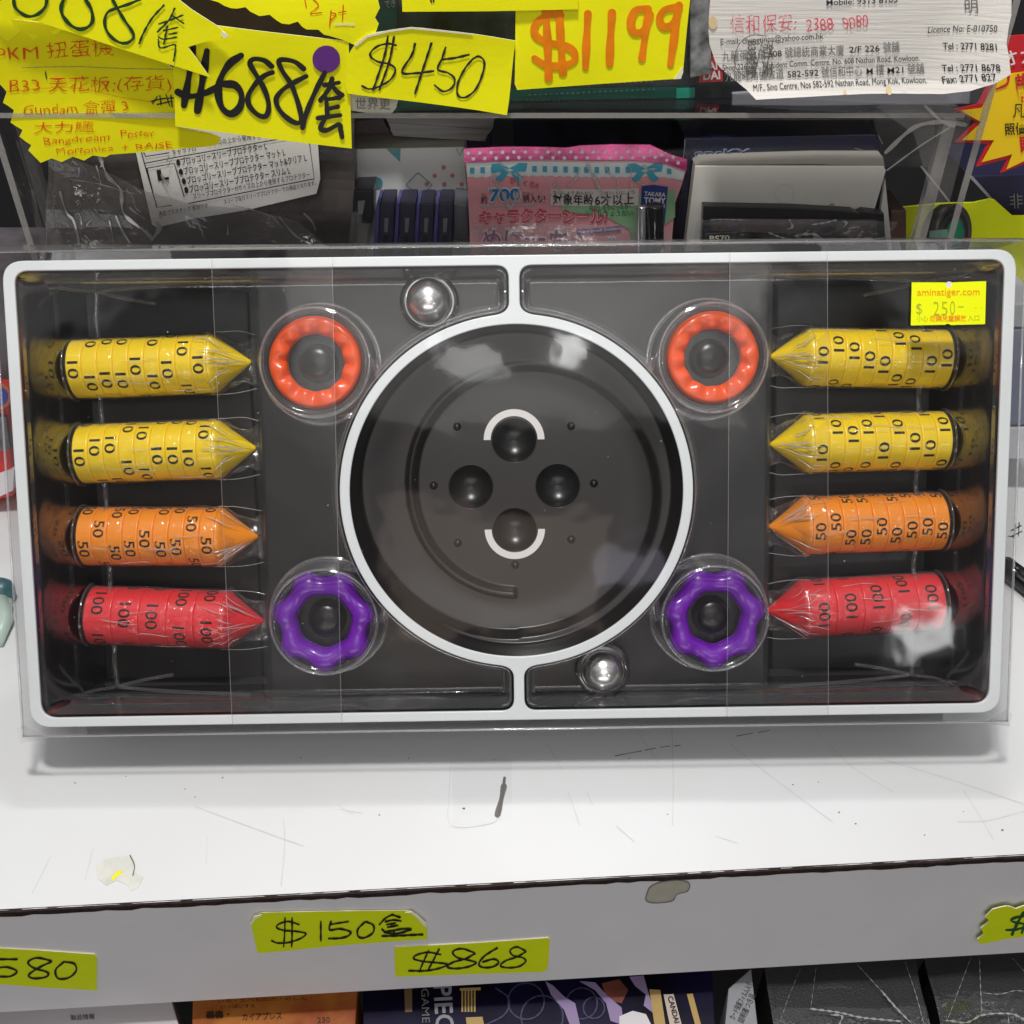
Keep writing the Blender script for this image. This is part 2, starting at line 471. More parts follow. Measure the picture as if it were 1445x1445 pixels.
# chipped dark band between the top and the board
V, Fc = [], []
n = 300
rnd = random.Random(3)
for i in range(n + 1):
    s_ = -0.8 + 1.6 * i / n
    o0 = 0.0009 + rnd.uniform(-0.0002, 0.00035); z0 = -0.0002 + rnd.uniform(-0.0003, 0.0001); z1 = -0.0033 + rnd.uniform(-0.0006, 0.0005)
    for (o_, z_) in ((0.0006, 0.0001), (-o0, z0), (-o0, z1), (0.0006, z1 - 0.0006)):
        V.append(eM + e_dir * s_ + b_dir * o_ + np.array([0, 0, z_]))
for i in range(n):
    for k in range(3):
        a = i * 4 + k; Fc.append((a, a + 4, a + 5, a + 1))
mesh("edge_band", V, Fc, M_band, shelf)
# scuffs, scratches and specks on the top
strokes(P0, [[(712, 1098), (709, 1120), (703, 1152)]], 4, M_speck, shelf, name="scuff_mark", off=0.0002)
strokes(P0, [[(711, 1110), (707, 1130), (702, 1150)]], 7, M_mark, shelf, name="scuff_mark", off=0.00015)
for ln, w in (([(275, 1138), (350, 1166), (428, 1194)], 1.2), ([(400, 1156), (402, 1190), (397, 1250)], 1.6), ([(132, 1198), (120, 1242)], 1.0), ([(293, 1180), (291, 1220)], .8),
              ([(72, 1208), (46, 1260)], 1.0), ([(802, 1118), (818, 1165)], 1.2), ([(870, 1166), (895, 1188)], 1.2), ([(1360, 1116), (1380, 1148), (1402, 1185)], 1.2),
              ([(1352, 1160), (1395, 1158), (1445, 1145)], 1.0), ([(1030, 1050), (1100, 1105), (1175, 1160)], 1.0), ([(1240, 1070), (1340, 1100), (1445, 1135)], 1.0),
              ([(1150, 1030), (1200, 1080), (1260, 1118)], .9), ([(948, 1025), (950, 1100), (949, 1165)], 1.2), ([(636, 1075), (634, 1120), (637, 1165), (690, 1163), (708, 1150)], 1.0),
              ([(900, 1033), (930, 1078)], 1.2), ([(772, 1050), (794, 1087)], 1.0), ([(828, 1118), (836, 1136)], 1.0), ([(1010, 1180), (1040, 1190)], .8), ([(480, 1142), (510, 1148)], .8), ([(475, 1135), (498, 1150)], .7)):
    strokes(P0, [ln], w, M_scratch, shelf, name="scratch", off=0.0002)
for ln in ([(868, 1067), (905, 1060)], [(910, 1059), (925, 1056)], [(932, 1055), (945, 1053)], [(952, 1053), (960, 1052)], [(1040, 1039), (1062, 1035)], [(1070, 1034), (1086, 1031)]):
    strokes(P0, [ln], 1.1, M_mark, shelf, name="scuff_mark", off=0.0002)
rnd = random.Random(11)
for k in range(20):
    x, y = rnd.uniform(10, 1435), rnd.uniform(1060, 1205)
    if y > 1270 - 0.05 * x: continue
    r = rnd.choice((0.8, 1.0, 1.3, 1.9))
    sheet("dirt_speck", P0, [(x + r * math.cos(a) * rnd.uniform(.6, 1.5), y + r * .7 * math.sin(a)) for a in (0, 1.1, 2.2, 3.3, 4.4, 5.4)], M_speck, shelf, off=0.00025, th=0.0002, step=50)
M_peel = mat("peeled_tape_residue", lin(226, 226, 218), 0.7, 0.2, noise=0.18, nscale=120)
M_peel2 = mat("bare_beige_board", lin(180, 177, 162), 0.8, 0.1, noise=0.1, nscale=200)
sheet("paper_residue", P0, [(135, 1222), (150, 1212), (178, 1208), (190, 1215), (186, 1228), (203, 1238), (196, 1252), (186, 1258), (178, 1248), (165, 1243), (150, 1250), (138, 1240)], M_peel, shelf, off=0.0003, th=0.0002)
sheet("paper_residue", P0, [(157, 1241), (163, 1233), (170, 1229), (174, 1232), (164, 1238), (160, 1244)], M_neon, shelf, off=0.0005, th=0.0002)
strokes(P0, [[(184, 1208), (190, 1222), (188, 1236)]], 1.6, M_mark, shelf, name="scuff_mark", off=0.0006)
sheet("clear_tape_residue", P0, [(637, 1075), (722, 1071), (722, 1155), (690, 1163), (640, 1166)], clear("tape_clear", 0.006, 0.2, haze=0.006, hazecol=(0.7, 0.7, 0.68, 1)), shelf, off=0.0002, th=0.0001)
sheet("bare_patch", PF, [(912, 1262), (918, 1250), (935, 1243), (958, 1241), (972, 1245), (970, 1256), (955, 1261), (948, 1270), (925, 1273), (912, 1270)], M_peel2, shelf, off=0.0004, th=0.0003)
strokes(PF, [[(912, 1262), (918, 1250), (935, 1243), (958, 1241), (972, 1245), (970, 1256), (955, 1261), (948, 1270), (925, 1273), (912, 1270), (912, 1262)]], 1.3, M_mark, shelf, off=0.0005, name="scuff_mark")

# ------------------------------------------------------------------ boxed game: frame of reference
U_, S_, Vt = np.linalg.svd(RB); RB = U_ @ Vt
BR = RW @ RB; BO = CAM + RW @ TB
BX = Matrix(((BR[0, 0], -BR[0, 1], -BR[0, 2], BO[0]), (BR[1, 0], -BR[1, 1], -BR[1, 2], BO[1]), (BR[2, 0], -BR[2, 1], -BR[2, 2], BO[2]), (0, 0, 0, 1)))
BXI = BX.inverted()
def bxy(px, py, z=0.0):
    """Point of the box's own frame, at height z over the rim, that the photograph shows at this pixel."""
    c = BXI @ Vector(CAM); d = BXI.to_3x3() @ Vector(ray(px, py))
    t = (z - c.z) / d.z
    return (c + d * t)
class BoxPlane:
    def __init__(s, z): s.z = z; s.n = np.array([0, 0, 1.0])
    def at(s, x, y, off=0.0):
        p = bxy(x, y, s.z); return np.array([p.x, p.y, s.z + off])
def lmesh(name, V, Fc, m, parent, smooth=False):
    return mesh(name, V, Fc, m, parent, smooth, world=False)

X0, Y0 = 0.0011, -0.0001             # ring centre
HBAR = 0.0025
def round_poly(pts):
    """pts: (x, y, r); corners with r are rounded."""
    out = []; n = len(pts)
    for i in range(n):
        x, y, r = pts[i]
        if r <= 0: out.append((x, y)); continue
        p = np.array([x, y]); a = np.array(pts[i - 1][:2]); b = np.array(pts[(i + 1) % n][:2])
        da = (a - p); db = (b - p)
        la, lb = np.linalg.norm(da), np.linalg.norm(db)
        q0 = p + da / la * min(r, la * .95); q1 = p + db / lb * min(r, lb * .95)
        for k in range(9):
            t = k / 8; out.append(tuple((1 - t) ** 2 * q0 + 2 * t * (1 - t) * p + t * t * q1))
    return out
def section(sg, inset=0.0, zr=ROUT):
    """Outline of one half of the tray (right half for sg = 1)."""
    R_ = zr + inset; hb = HBAR + inset; ha, hbb = HA - inset, HB - inset
    xc, yc = X0, Y0
    a1 = math.acos(min(1, hb / R_)); pts = [(X0 + sg * hb, hbb, .006), (sg * ha, hbb, .0065), (sg * ha, -hbb, .0075), (X0 + sg * hb, -hbb, .006)]
    N = 60
    # drop points close to the junction so that it can be rounded
    arc = []
    for k in range(N + 1):
        a = -a1 + 2 * a1 * k / N
        arc.append((xc + sg * R_ * math.cos(a), yc + R_ * math.sin(a)))
    j0 = (X0 + sg * hb, arc[0][1], .0)
    # rounded junction: quadratic from bar to arc
    def junc(p, q_arc, q_bar):
        p, q0, q1 = (np.array(v) for v in (p, q_bar, q_arc)); r = []
        for k in range(8):
            t = k / 7; r.append(tuple((1 - t) ** 2 * q0 + 2 * t * (1 - t) * p + t * t * q1) + (0,))
        return r
    kf = 2
    low = junc(arc[0], arc[kf], (X0 + sg * hb, arc[0][1] - .0055))
    high = junc(arc[-1], arc[-1 - kf], (X0 + sg * hb, arc[-1][1] + .0055))[::-1]
    pts += low + [p + (0,) for p in arc[kf + 1:-1 - kf]] + high
    return round_poly(pts)
def offset_ring(poly, d):
    """Move a closed outline inwards by d along its normals (crude)."""
    P = np.array(poly); n = len(P); out = []
    area = 0.5 * np.sum(P[:, 0] * np.roll(P[:, 1], -1) - np.roll(P[:, 0], -1) * P[:, 1])
    for i in range(n):
        t = P[(i + 1) % n] - P[i - 1]; t /= np.linalg.norm(t) + 1e-12
        nn = np.array([-t[1], t[0]]) * (1 if area > 0 else -1)
        out.append(P[i] + nn * d)
    return np.array(out)

ZD, ZC, ZBOWL = -0.050, -0.025, -0.027
game = thing("game_tray", "black moulded game tray with a white rim and ring standing tilted on the white shelf", "game tray", matrix=BX)
# floor
def floor_z(x):
    a = abs(x - X0)
    t = min(1, max(0, (a - 0.1235) / 0.0115)); t = t * t * (3 - 2 * t)
    return ZC + (ZD - ZC) * t
V, Fc, idx = [], [], {}
xs = np.concatenate([np.linspace(-HA, -0.137, 8), np.linspace(-0.1355, -0.122, 19), np.linspace(-0.12, 0.12, 61), np.linspace(0.122, 0.1375, 19), np.linspace(0.139, HA, 8)])
ys = np.linspace(-HB, HB, 60)
for i, x in enumerate(xs):
    for j, y in enumerate(ys):
        V.append((x, y, floor_z(x)))
for i in range(len(xs) - 1):
    for j in range(len(ys) - 1):
        cxm, cym = (xs[i] + xs[i + 1]) / 2 - X0, (ys[j] + ys[j + 1]) / 2 - Y0
        if math.hypot(cxm, cym) < 0.0765: continue
        a = i * 60 + j; Fc.append((a, a + 60, a + 61, a + 1))
lmesh("tray_floor", V, Fc, M_black, game, True)
for sg in (1, -1):
    P = section(sg); Q = offset_ring(P, 0.0038); Q[:, 0] -= np.clip((np.abs(Q[:, 0]) - 0.20) / 0.02, 0, 1) * np.sign(Q[:, 0]) * 0.0086; n = len(P); V, Fc = [], []
    for (x, y) in P: V.append((x, y, -0.0008))
    for (x, y) in (np.array(P) * .85 + Q * .15): V.append((x, y, -0.004))
    for (x, y) in (np.array(P) * .14 + Q * .86): V.append((x, y, -0.023))
    for (x, y) in Q: V.append((x, y, ZD - 0.0005))
    for k in range(3):
        for i in range(n):
            j = (i + 1) % n; Fc.append((k * n + i, k * n + j, (k + 1) * n + j, (k + 1) * n + i))
    bm = bmesh.new()
    lmesh("tray_wall", V, Fc, M_glossblack, game, True)
# white rim: frame, ring and two bars in one moulding
OUTW, OUTH = HA + 0.0053, HB + 0.0046
outer = round_poly([(-OUTW, OUTH, .010), (OUTW, OUTH, .010), (OUTW, -OUTH, .010), (-OUTW, -OUTH, .010)])
bowl_c = [(X0 + RIN * math.cos(2 * math.pi * k / 160), Y0 + RIN * math.sin(2 * math.pi * k / 160)) for k in range(160)]
cu = bpy.data.curves.new("rim", 'CURVE'); cu.dimensions = '2D'; cu.fill_mode = 'BOTH'; cu.extrude = 0.0004; cu.bevel_depth = 0.0005; cu.bevel_resolution = 2; cu.offset = -0.0005
for poly in (outer, section(1), section(-1), bowl_c):
    s_ = cu.splines.new('POLY'); s_.points.add(len(poly) - 1); s_.use_cyclic_u = True
    for p, q in zip(s_.points, poly): p.co = (q[0], q[1], 0, 1)
co_ = bpy.data.objects.new("rim", cu); COL.objects.link(co_)
dg = bpy.context.evaluated_depsgraph_get(); me = bpy.data.meshes.new_from_object(co_.evaluated_get(dg)); bpy.data.objects.remove(co_)
me.name = "white_rim"; me.materials.clear(); me.materials.append(M_rim)
rim = bpy.data.objects.new("white_rim", me); put(rim, game)
# outer skirt and back
V, Fc = [], []
prof = [(0.0, -0.0009), (-0.0012, -0.003), (-0.006, -0.030), (-0.0115, -BOXD + 0.002)]
P = np.array(outer); n = len(P)
for d, z in prof:
    sx, sy = (OUTW + d) / OUTW, (OUTH + d) / OUTH
    V += [(p[0] * sx, p[1] * sy, z) for p in P]
for k in range(3):
    for i in range(n):
        j = (i + 1) % n; Fc.append((k * n + j, k * n + i, (k + 1) * n + i, (k + 1) * n + j))
Fc.append(tuple(range(3 * n, 4 * n)))
lmesh("outer_shell", V, Fc, mat("matt_black_shell", (0.03, 0.03, 0.032, 1), 0.5, 0.4), game)

# bowl
SP1 = [(0, 144), (.25, 139), (.5, 164), (.75, 195), (1.0, 201)]
SP2 = [(0, 201), (.25, 217), (.5, 226), (.75, 232), (1.0, 234)]
PX = 0.000353
def interp(tab, t):
    for (a, ra), (b, rb) in zip(tab, tab[1:]):
        if a <= t <= b:
            k = (t - a) / (b - a); k = k * k * (3 - 2 * k) if False else k
            return ra + (rb - ra) * k
    return tab[-1][1]
tabs = []
for tab in (SP1, SP2):
    v = np.array([interp(tab, k / 360) for k in range(361)])
    ker = np.ones(41) / 41; vp = np.concatenate([[v[0]] * 20, v, [v[-1]] * 20]); tabs.append(np.convolve(vp, ker, 'valid') * PX)
def sstep(a, b, x):
    t = min(1, max(0, (x - a) / (b - a))); return t * t * (3 - 2 * t)
def bowl_z(r, th):
    tau = ((-math.pi / 2 - th) / (2 * math.pi)) % 1.0      # 0 at the bottom, clockwise
    e1, e2 = tabs[0][int(tau * 360)], tabs[1][int(tau * 360)]
    h = 0.0068
    z = h * tau * sstep(e1 - 0.0012, e1 + 0.0028, r)
    z += h * sstep(e2 - 0.0012, e2 + 0.0032, r)
    z += 0.0052 * (1 - sstep(.2, .62, tau)) * sstep(0, .004, tau) * sstep(e1 - 0.0018, e1 + 0.0012, r) * (1 - sstep(e1 + 0.0022, e1 + 0.0050, r))
    z += 0.0035 * sstep(0.045, 0.0785, r) ** 2
    zz = ZBOWL + z
    return zz + (-0.0010 - zz) * sstep(0.0755, 0.0795, r) ** 1.2
rs = np.concatenate([[0.044], np.linspace(0.0455, 0.0790, 72)]); nt = 420
V, Fc = [], []
for i in range(nt):
    th = -math.pi / 2 - 2 * math.pi * (i + 0.02) / nt
    for r in rs: V.append((X0 + r * math.cos(th), Y0 + r * math.sin(th), bowl_z(r, th)))
k = len(rs)
for i in range(nt):
    j = (i + 1) % nt
    for q in range(k - 1): Fc.append((j * k + q, i * k + q, i * k + q + 1, j * k + q + 1))
M_bowl = mat("bowl_plastic", (0.014, 0.0125, 0.012, 1), 0.30, 0.5, noise=0.2, nscale=30, bump=0.02, bscale=900)
bowl = lmesh("spiral_bowl", V, Fc, M_bowl, game, True)
# floor of the bowl, with four holes for the cups
c4 = [bxy(725.5, 621.5, ZBOWL), bxy(664.5, 687, ZBOWL), bxy(787, 685.5, ZBOWL), bxy(726.5, 747.5, ZBOWL)]
RC = 0.0110
pts, eds = [], []
def loop(cx_, cy_, r, n):
    b = len(pts)
    for q in range(n): pts.append(Vector((cx_ + r * math.cos(2 * math.pi * q / n), cy_ + r * math.sin(2 * math.pi * q / n)))); eds.append((b + q, b + (q + 1) % n))
loop(X0, Y0, 0.044, 200)
for c in c4: loop(c.x, c.y, RC, 64)
g = np.arange(-0.042, 0.043, 0.004)
for x in g:
    for y in g:
        if math.hypot(x, y) < 0.0425 and all(math.hypot(X0 + x - c.x, Y0 + y - c.y) > RC + .001 for c in c4): pts.append(Vector((X0 + x, Y0 + y)))
r_ = delaunay_2d_cdt(pts, eds, [], 1, 1e-6)
V = [(v.x, v.y, ZBOWL) for v in r_[0]]
Fc = []
for f in r_[2]:
    cx_ = sum(r_[0][i].x for i in f) / len(f); cy_ = sum(r_[0][i].y for i in f) / len(f)
    if any(math.hypot(cx_ - c.x, cy_ - c.y) < RC * .98 for c in c4): continue
    Fc.append(tuple(f))
lmesh("bowl_floor", V, Fc, M_bowl, game)
for c in c4:
    Vc, Fcc = lathe([(0.0001, -0.0068), (0.003, -0.0064), (0.006, -0.0053), (0.0085, -0.0034), (0.0102, -0.0010), (0.0108, 0.0002), (0.0110, 0.0003), (0.0113, 0.0002)], 56)
    Vc = Vc + np.array([c.x, c.y, ZBOWL]); lmesh("cup", Vc, [f[::-1] for f in Fcc][::-1], M_black, game, True)
for (x, y) in ((612, 685), (838, 682), (646, 766), (806, 761), (727, 797), (645, 602), (806, 601)):
    c = bxy(x, y, ZBOWL)
    Vc, Fcc = lathe([(0.0023, -0.0003), (0.0018, 0.0004), (0.0013, 0.0013), (0.0007, 0.0018), (0.0001, 0.0019)], 20)
    lmesh("bump", Vc + np.array([c.x, c.y, ZBOWL]), Fcc, M_black, game, True)
M_print = mat("white_print", (0.74, 0.72, 0.70, 1), 0.5, 0.3)
for c, a0 in ((c4[0], 0), (c4[3], 180)):
    V, Fc = [], []
    for q in range(41):
        a = math.radians(a0 + 180 * q / 40)
        dy = 0.0018 if a0 == 0 else -0.0
        for r in (0.0116, 0.0150): V.append((c.x + r * math.cos(a), c.y + dy * 0.0 + r * math.sin(a) + (0.0004 if a0 == 0 else 0.0003), ZBOWL + 0.0005))
    for q in range(40): Fc.append((2 * q, 2 * q + 1, 2 * q + 3, 2 * q + 2))
    lmesh("printed_arc", V, Fc, M_print, game)

# ------------------------------------------------------------------ knob rings, balls
KN = [(446, 512, 'o'), (1004.5, 505, 'o'), (458.5, 876, 'p'), (1007, 871, 'p')]
ZK = -0.0165
M_orange = mat("orange_red_plastic", lin(240, 84, 14), 0.32, 0.5, coat=0.2)
M_purple = mat("purple_plastic", lin(112, 30, 170), 0.3, 0.5, coat=0.25)
M_steel = mat("polished_steel", (0.97, 0.96, 0.95, 1), 0.27, 0.5, metal=1.0, bump=0.05, bscale=500)
LAB = {0: "orange ring with a scalloped top in the upper blister pocket beside the left yellow rolls",
       1: "orange ring with a scalloped top in the upper blister pocket below the yellow price sticker's side",
       2: "purple wavy ring in the lower blister pocket next to the upright red roll tip on the left",
       3: "purple wavy ring in the lower blister pocket above the lower steel ball"}
LAB = ["orange scalloped ring in the pocket left of the bowl, beside the upper steel ball",
       "orange scalloped ring in the pocket right of the bowl, on the price sticker's side",
       "purple wavy ring left of the bowl, beside the tip of the red chip roll",
       "purple wavy ring right of the bowl, close to the lower steel ball"]
def knob(kind):
    V, Fc = [], []
    nt, ns = 144, 28
    for i in range(nt):
        th = 2 * math.pi * i / nt
        for s_ in range(ns):
            a = 2 * math.pi * s_ / ns
            ca, sa = math.cos(a), math.sin(a)
            if kind == 'o':
                rm, rw, rh = 0.0178, 0.0043, 0.0056
                x = rm + rw * math.copysign(abs(ca) ** 0.62, ca)
                z = rh * math.copysign(abs(sa) ** 0.62, sa)
                if sa > 0:
                    w = 0.5 + 0.5 * math.cos(12 * th); w = abs(w) ** 0.7
                    z -= 0.0042 * (1 - w) * sa * max(0, 0.35 - ca) / 1.35 + 0.0008 * (1 - w) * max(0, sa * ca)
                    x -= 0.0005 * (w - .5) * max(0, -ca)
            else:
                lob = math.cos(7 * th); lob = math.copysign(abs(lob) ** 0.8, lob)
                rm, rw, rh = 0.0184 + 0.0007 * lob, 0.0054 + 0.0004 * lob, 0.0066
                x = rm + rw * math.copysign(abs(ca) ** 0.85, ca)
                if ca > 0: x += 0.0010 * lob * ca
                z = rh * math.copysign(abs(sa) ** 0.9, sa) + (0.0006 * lob * max(0, sa))
            V.append((x * math.cos(th), x * math.sin(th), z))
    for i in range(nt):
        j = (i + 1) % nt
        for s_ in range(ns):
            t = (s_ + 1) % ns
            Fc.append((i * ns + s_, j * ns + s_, j * ns + t, i * ns + t))
    return V, Fc
protos = {}
for k, (px, py, kd) in enumerate(KN):
    c = bxy(px, py, ZK)
    if kd not in protos:
        V, Fc = knob(kd); o = lmesh("knob_ring", V, Fc, M_orange if kd == 'o' else M_purple, None, True); protos[kd] = o
    else:
        o = protos[kd].copy(); COL.objects.link(o)
    o.matrix_world = BX @ Matrix.Translation((c.x, c.y, ZK)) @ Matrix.Rotation(0.2 + 0.9 * k, 4, 'Z')
    tag(o, LAB[k], "ring", "scalloped rings in round blister pockets")
    # peg of the tray inside the ring
    cf = Vector((c.x, c.y, 0))
    Vc, Fcc = lathe([(0.0098, ZC - 0.001), (0.0092, ZC + 0.004), (0.0084, ZC + 0.0062), (0.0068, ZC + 0.0078), (0.004, ZC + 0.0086), (0.0001, ZC + 0.0089)], 48)
    lmesh("peg", Vc + np.array([c.x, c.y, 0]), Fcc, M_black, game, True)
BALL = [(605, 425, 0.0106), (851, 947, 0.0101)]
for k, (px, py, r) in enumerate(BALL):
    zb_ = ZC + r + 0.001
    c = bxy(px, py, zb_)
    V, Fc = lathe([(max(1e-5, r * math.sin(math.pi * q / 24)), -r * math.cos(math.pi * q / 24)) for q in range(25)], 40)
    o = lmesh("steel_ball", V, Fc, M_steel, None, True)
    o.matrix_world = BX @ Matrix.Translation((c.x, c.y, zb_))
    tag(o, ["shiny steel ball in a clear pocket above the ring, near the top rim", "shiny steel ball in a clear pocket below the ring, near the bottom rim"][k], "steel ball", "steel balls in the blister")

# ------------------------------------------------------------------ chip rolls
RCH = 0.0147
COLS = {'10': lin(255, 217, 6), '50': lin(254, 148, 20), '100': lin(232, 42, 52)}
NCH = {'10': 9, '50': 9, '100': 5}
CYL, CONE = 0.0678, 0.0182
M_blis = clear("blister_plastic", 0.07, 0.08, white=0.34, haze=0.006, bump=0.2, bscale=60, edge=0.95, power=1.7)
M_rimb = clear("blister_rolled_edge", 0.16, 0.07, white=0.62, haze=0.05, edge=0.95, power=1.5)  # whitened so the tubes read as bright edge highlights
M_chipink = mat("black_chip_ink", lin(28, 24, 16), 0.5, 0.3)
M_film = clear("shrink_film", 0.06, 0.07, white=0.14, haze=0.008, bump=0.9, bscale=150, edge=0.9, power=3.4)
M_creaseglint = clear("film_crease_glint", 0.35, 0.10, haze=0.6, hazecol=(.85, .85, .86, 1), edge=0.95)  # pale haze paints the glints on the film's creases
M_filmedge = clear("film_edge", 0.15, 0.10, haze=0.30, edge=0.95)
ZR = -0.0345
def roll(kind):
    """A wrapped roll of chips lying along local +x, its cone pointing to +x."""
    root = thing("chip_roll", "x", "chip roll")
    n = NCH[kind]; t = CYL / n; m = mat("chip_plastic_" + kind, COLS[kind], 0.35, 0.5, noise=0.06, nscale=90, coat=0.4)
    tv, tf, tw = text_mesh(kind, 0.012)
    hgt = 0.0052 if kind != '100' else 0.0058     # digit height, along the roll
    arc = {'10': 0.58, '50': 0.60, '100': 0.86}[kind]
    rnd = random.Random({'10': 5, '50': 9, '100': 2}[kind])
    Vc, Fcc = lathe([(0.0001, 0.00001), (RCH - 0.0014, 0.00001), (RCH - 0.0003, 0.00010), (RCH - 0.00005, 0.00042), (RCH, 0.0007), (RCH, 0.0011), (RCH, t - 0.0011), (RCH, t - 0.0007), (RCH - 0.00005, t - 0.00042), (RCH - 0.0003, t - 0.00010), (RCH - 0.0014, t - 0.00001), (0.0001, t - 0.00001)], 56, 'x')
    nrep = 4
    Vp, Fp = [], []
    # number bent round the chip: reads top to bottom seen from above
    fine_v, fine_f = [], []
    for r_i in range(nrep):
        b = len(Vp)
        for v in tv:
            a = 2 * math.pi * r_i / nrep - (v[0] / tw - 0.5) * arc
            x = t * 0.5 + (v[1] / 0.72 - 0.5) * hgt * 1.0
            Vp.append((x, RCH * 1.004 * math.sin(a), RCH * 1.004 * math.cos(a)))
        Fp += [tuple(i + b for i in f) for f in tf]
    chip0 = num0 = None
    for k in range(n):
        if chip0 is None:
            chip0 = lmesh("chip", Vc, Fcc, m, root, True)
            num0 = lmesh("printed_number", Vp, Fp, M_chipink, chip0)
            c = chip0
        else:
            c = chip0.copy(); put(c, root); q = num0.copy(); put(q, c)
        c.location = (-CYL / 2 + k * t, 0, 0); c.rotation_euler = (rnd.uniform(0, 6.28), 0, 0)
    # cone end
    Vk, Fk = lathe([(RCH - 0.0003, 0.0), (RCH * .97, 0.0010), (RCH * .90, 0.0022), (RCH * .62, CONE * .40), (RCH * .32, CONE * .72), (RCH * .10, CONE * .95), (0.0008, CONE), (0.00001, CONE + .0001)], 56, 'x')
    Vk = Vk + np.array([CYL / 2 + 0.00005, 0, 0])
    lmesh("cone_end", Vk, Fk, m, root, True)
    # film: sleeve, crumpled where it closes over the cone, with a flat sealed tail
    rnd = random.Random(len(kind) * 7 + int(kind))
    V, Fc = [], []
    nx, na = 46, 72
    x0, x1 = -CYL / 2 - 0.0006, CYL / 2 + CONE + 0.0045
    ph = [rnd.uniform(0, 6.28) for _ in range(12)]
    for i in range(nx + 1):
        s_ = i / nx; x = x0 + (x1 - x0) * s_
        xc = x - CYL / 2
        rr = RCH + 0.0006 if xc < 0 else max(0.0010, RCH * (1 - max(0, xc - 0.001) / CONE) + 0.0012)
        flat = 0.0 if xc < 0.003 else min(1, (xc - 0.003) / 0.016)
        cr = 0.00022 + 0.0010 * min(1, max(0, (xc + 0.012) / 0.02))
        for j in range(na):
            a = 2 * math.pi * j / na
            w = (math.sin(5 * a + ph[0] + x * 130) + math.sin(9 * a + ph[1] - x * 210) + 0.7 * math.sin(14 * a + ph[2] + x * 330) + 0.6 * math.sin(3 * a + x * 420 + ph[3]))
            r = rr + cr * w * 0.5
            yy, zz = r * math.sin(a), r * math.cos(a)
            # widen into a flat tail
            wide = RCH * (0.98 - 0.25 * flat)
            yy = yy * (1 - flat) + flat * wide * math.sin(a) * (1 + 0.06 * math.sin(x * 600 + ph[4]))
            zz = zz * (1 - flat * 0.8) + flat * 0.0008 * math.sin(6 * a + ph[5])
            V.append((x + 0.0004 * w * (flat > 0), yy, zz))
    for i in range(nx):
        for j in range(na):
            k2 = (j + 1) % na; Fc.append((i * na + j, i * na + k2, (i + 1) * na + k2, (i + 1) * na + j))
    fw = lmesh("film_wrap", V, Fc, M_film, root, True)
    def surf(x, a, lift=0.0004):
        xc = x - CYL / 2
        rr = RCH + 0.0006 if xc < 0 else max(0.0010, RCH * (1 - max(0, xc - 0.001) / CONE) + 0.0012)
        return (x, (rr + lift) * math.sin(a), (rr + lift) * math.cos(a))
    # painted glints of the film's creases, drawn together towards the tip, and the sealed tail's edges
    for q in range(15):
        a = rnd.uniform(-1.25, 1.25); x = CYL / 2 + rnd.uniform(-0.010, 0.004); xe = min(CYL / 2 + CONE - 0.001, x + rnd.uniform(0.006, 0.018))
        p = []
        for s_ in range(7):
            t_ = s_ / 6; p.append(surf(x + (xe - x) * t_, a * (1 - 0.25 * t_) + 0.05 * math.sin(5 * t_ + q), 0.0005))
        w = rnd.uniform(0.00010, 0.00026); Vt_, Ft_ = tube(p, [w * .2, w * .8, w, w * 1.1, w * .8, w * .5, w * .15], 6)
        lmesh("crease_glint", Vt_, Ft_, M_creaseglint, fw, True)
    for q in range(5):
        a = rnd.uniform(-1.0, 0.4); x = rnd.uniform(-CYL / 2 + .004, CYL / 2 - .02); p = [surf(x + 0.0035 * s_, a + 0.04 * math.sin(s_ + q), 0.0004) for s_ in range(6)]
        w = rnd.uniform(0.00008, 0.00016); Vt_, Ft_ = tube(p, [w * .2, w, w, w * .7, w, w * .15], 6); lmesh("crease_glint", Vt_, Ft_, M_creaseglint, fw, True)
    xa, xb = CYL / 2 - 0.004, x1
    for sg in (-1, 1):
        p = [(xa, sg * RCH * 1.02, 0.002), (CYL / 2 + .006, sg * RCH * (1.03 + .03 * rnd.random()), 0.001), (CYL / 2 + .014, sg * RCH * (0.95 + .1 * rnd.random()), 0.0006), (xb, sg * RCH * .86, 0.0004)]
        Vt_, Ft_ = tube([tuple(v) for v in catmull(p, 0.002)], 0.00016, 6); lmesh("film_edge", Vt_, Ft_, M_filmedge, fw, True)
    p = [(xb + 0.0008 * math.sin(3 * s_ + ph[2]), RCH * .86 * (1 - s_ / 4), 0.0005) for s_ in range(9)]
    Vt_, Ft_ = tube(p, 0.00015, 6); lmesh("film_edge", Vt_, Ft_, M_filmedge, fw, True)
    p = [(-CYL / 2 - 0.0012, (RCH + .0011) * math.sin(a), (RCH + .0011) * math.cos(a)) for a in np.linspace(-1.75, 1.75, 40)]
    Vt_, Ft_ = tube(p, 0.0005, 8); lmesh("film_end", Vt_, Ft_, M_blis, fw, True)
    return root
def copy_tree(o, parent=None):
    c = o.copy(); COL.objects.link(c); c.parent = parent
    for ch in list(o.children): copy_tree(ch, c)
    return c
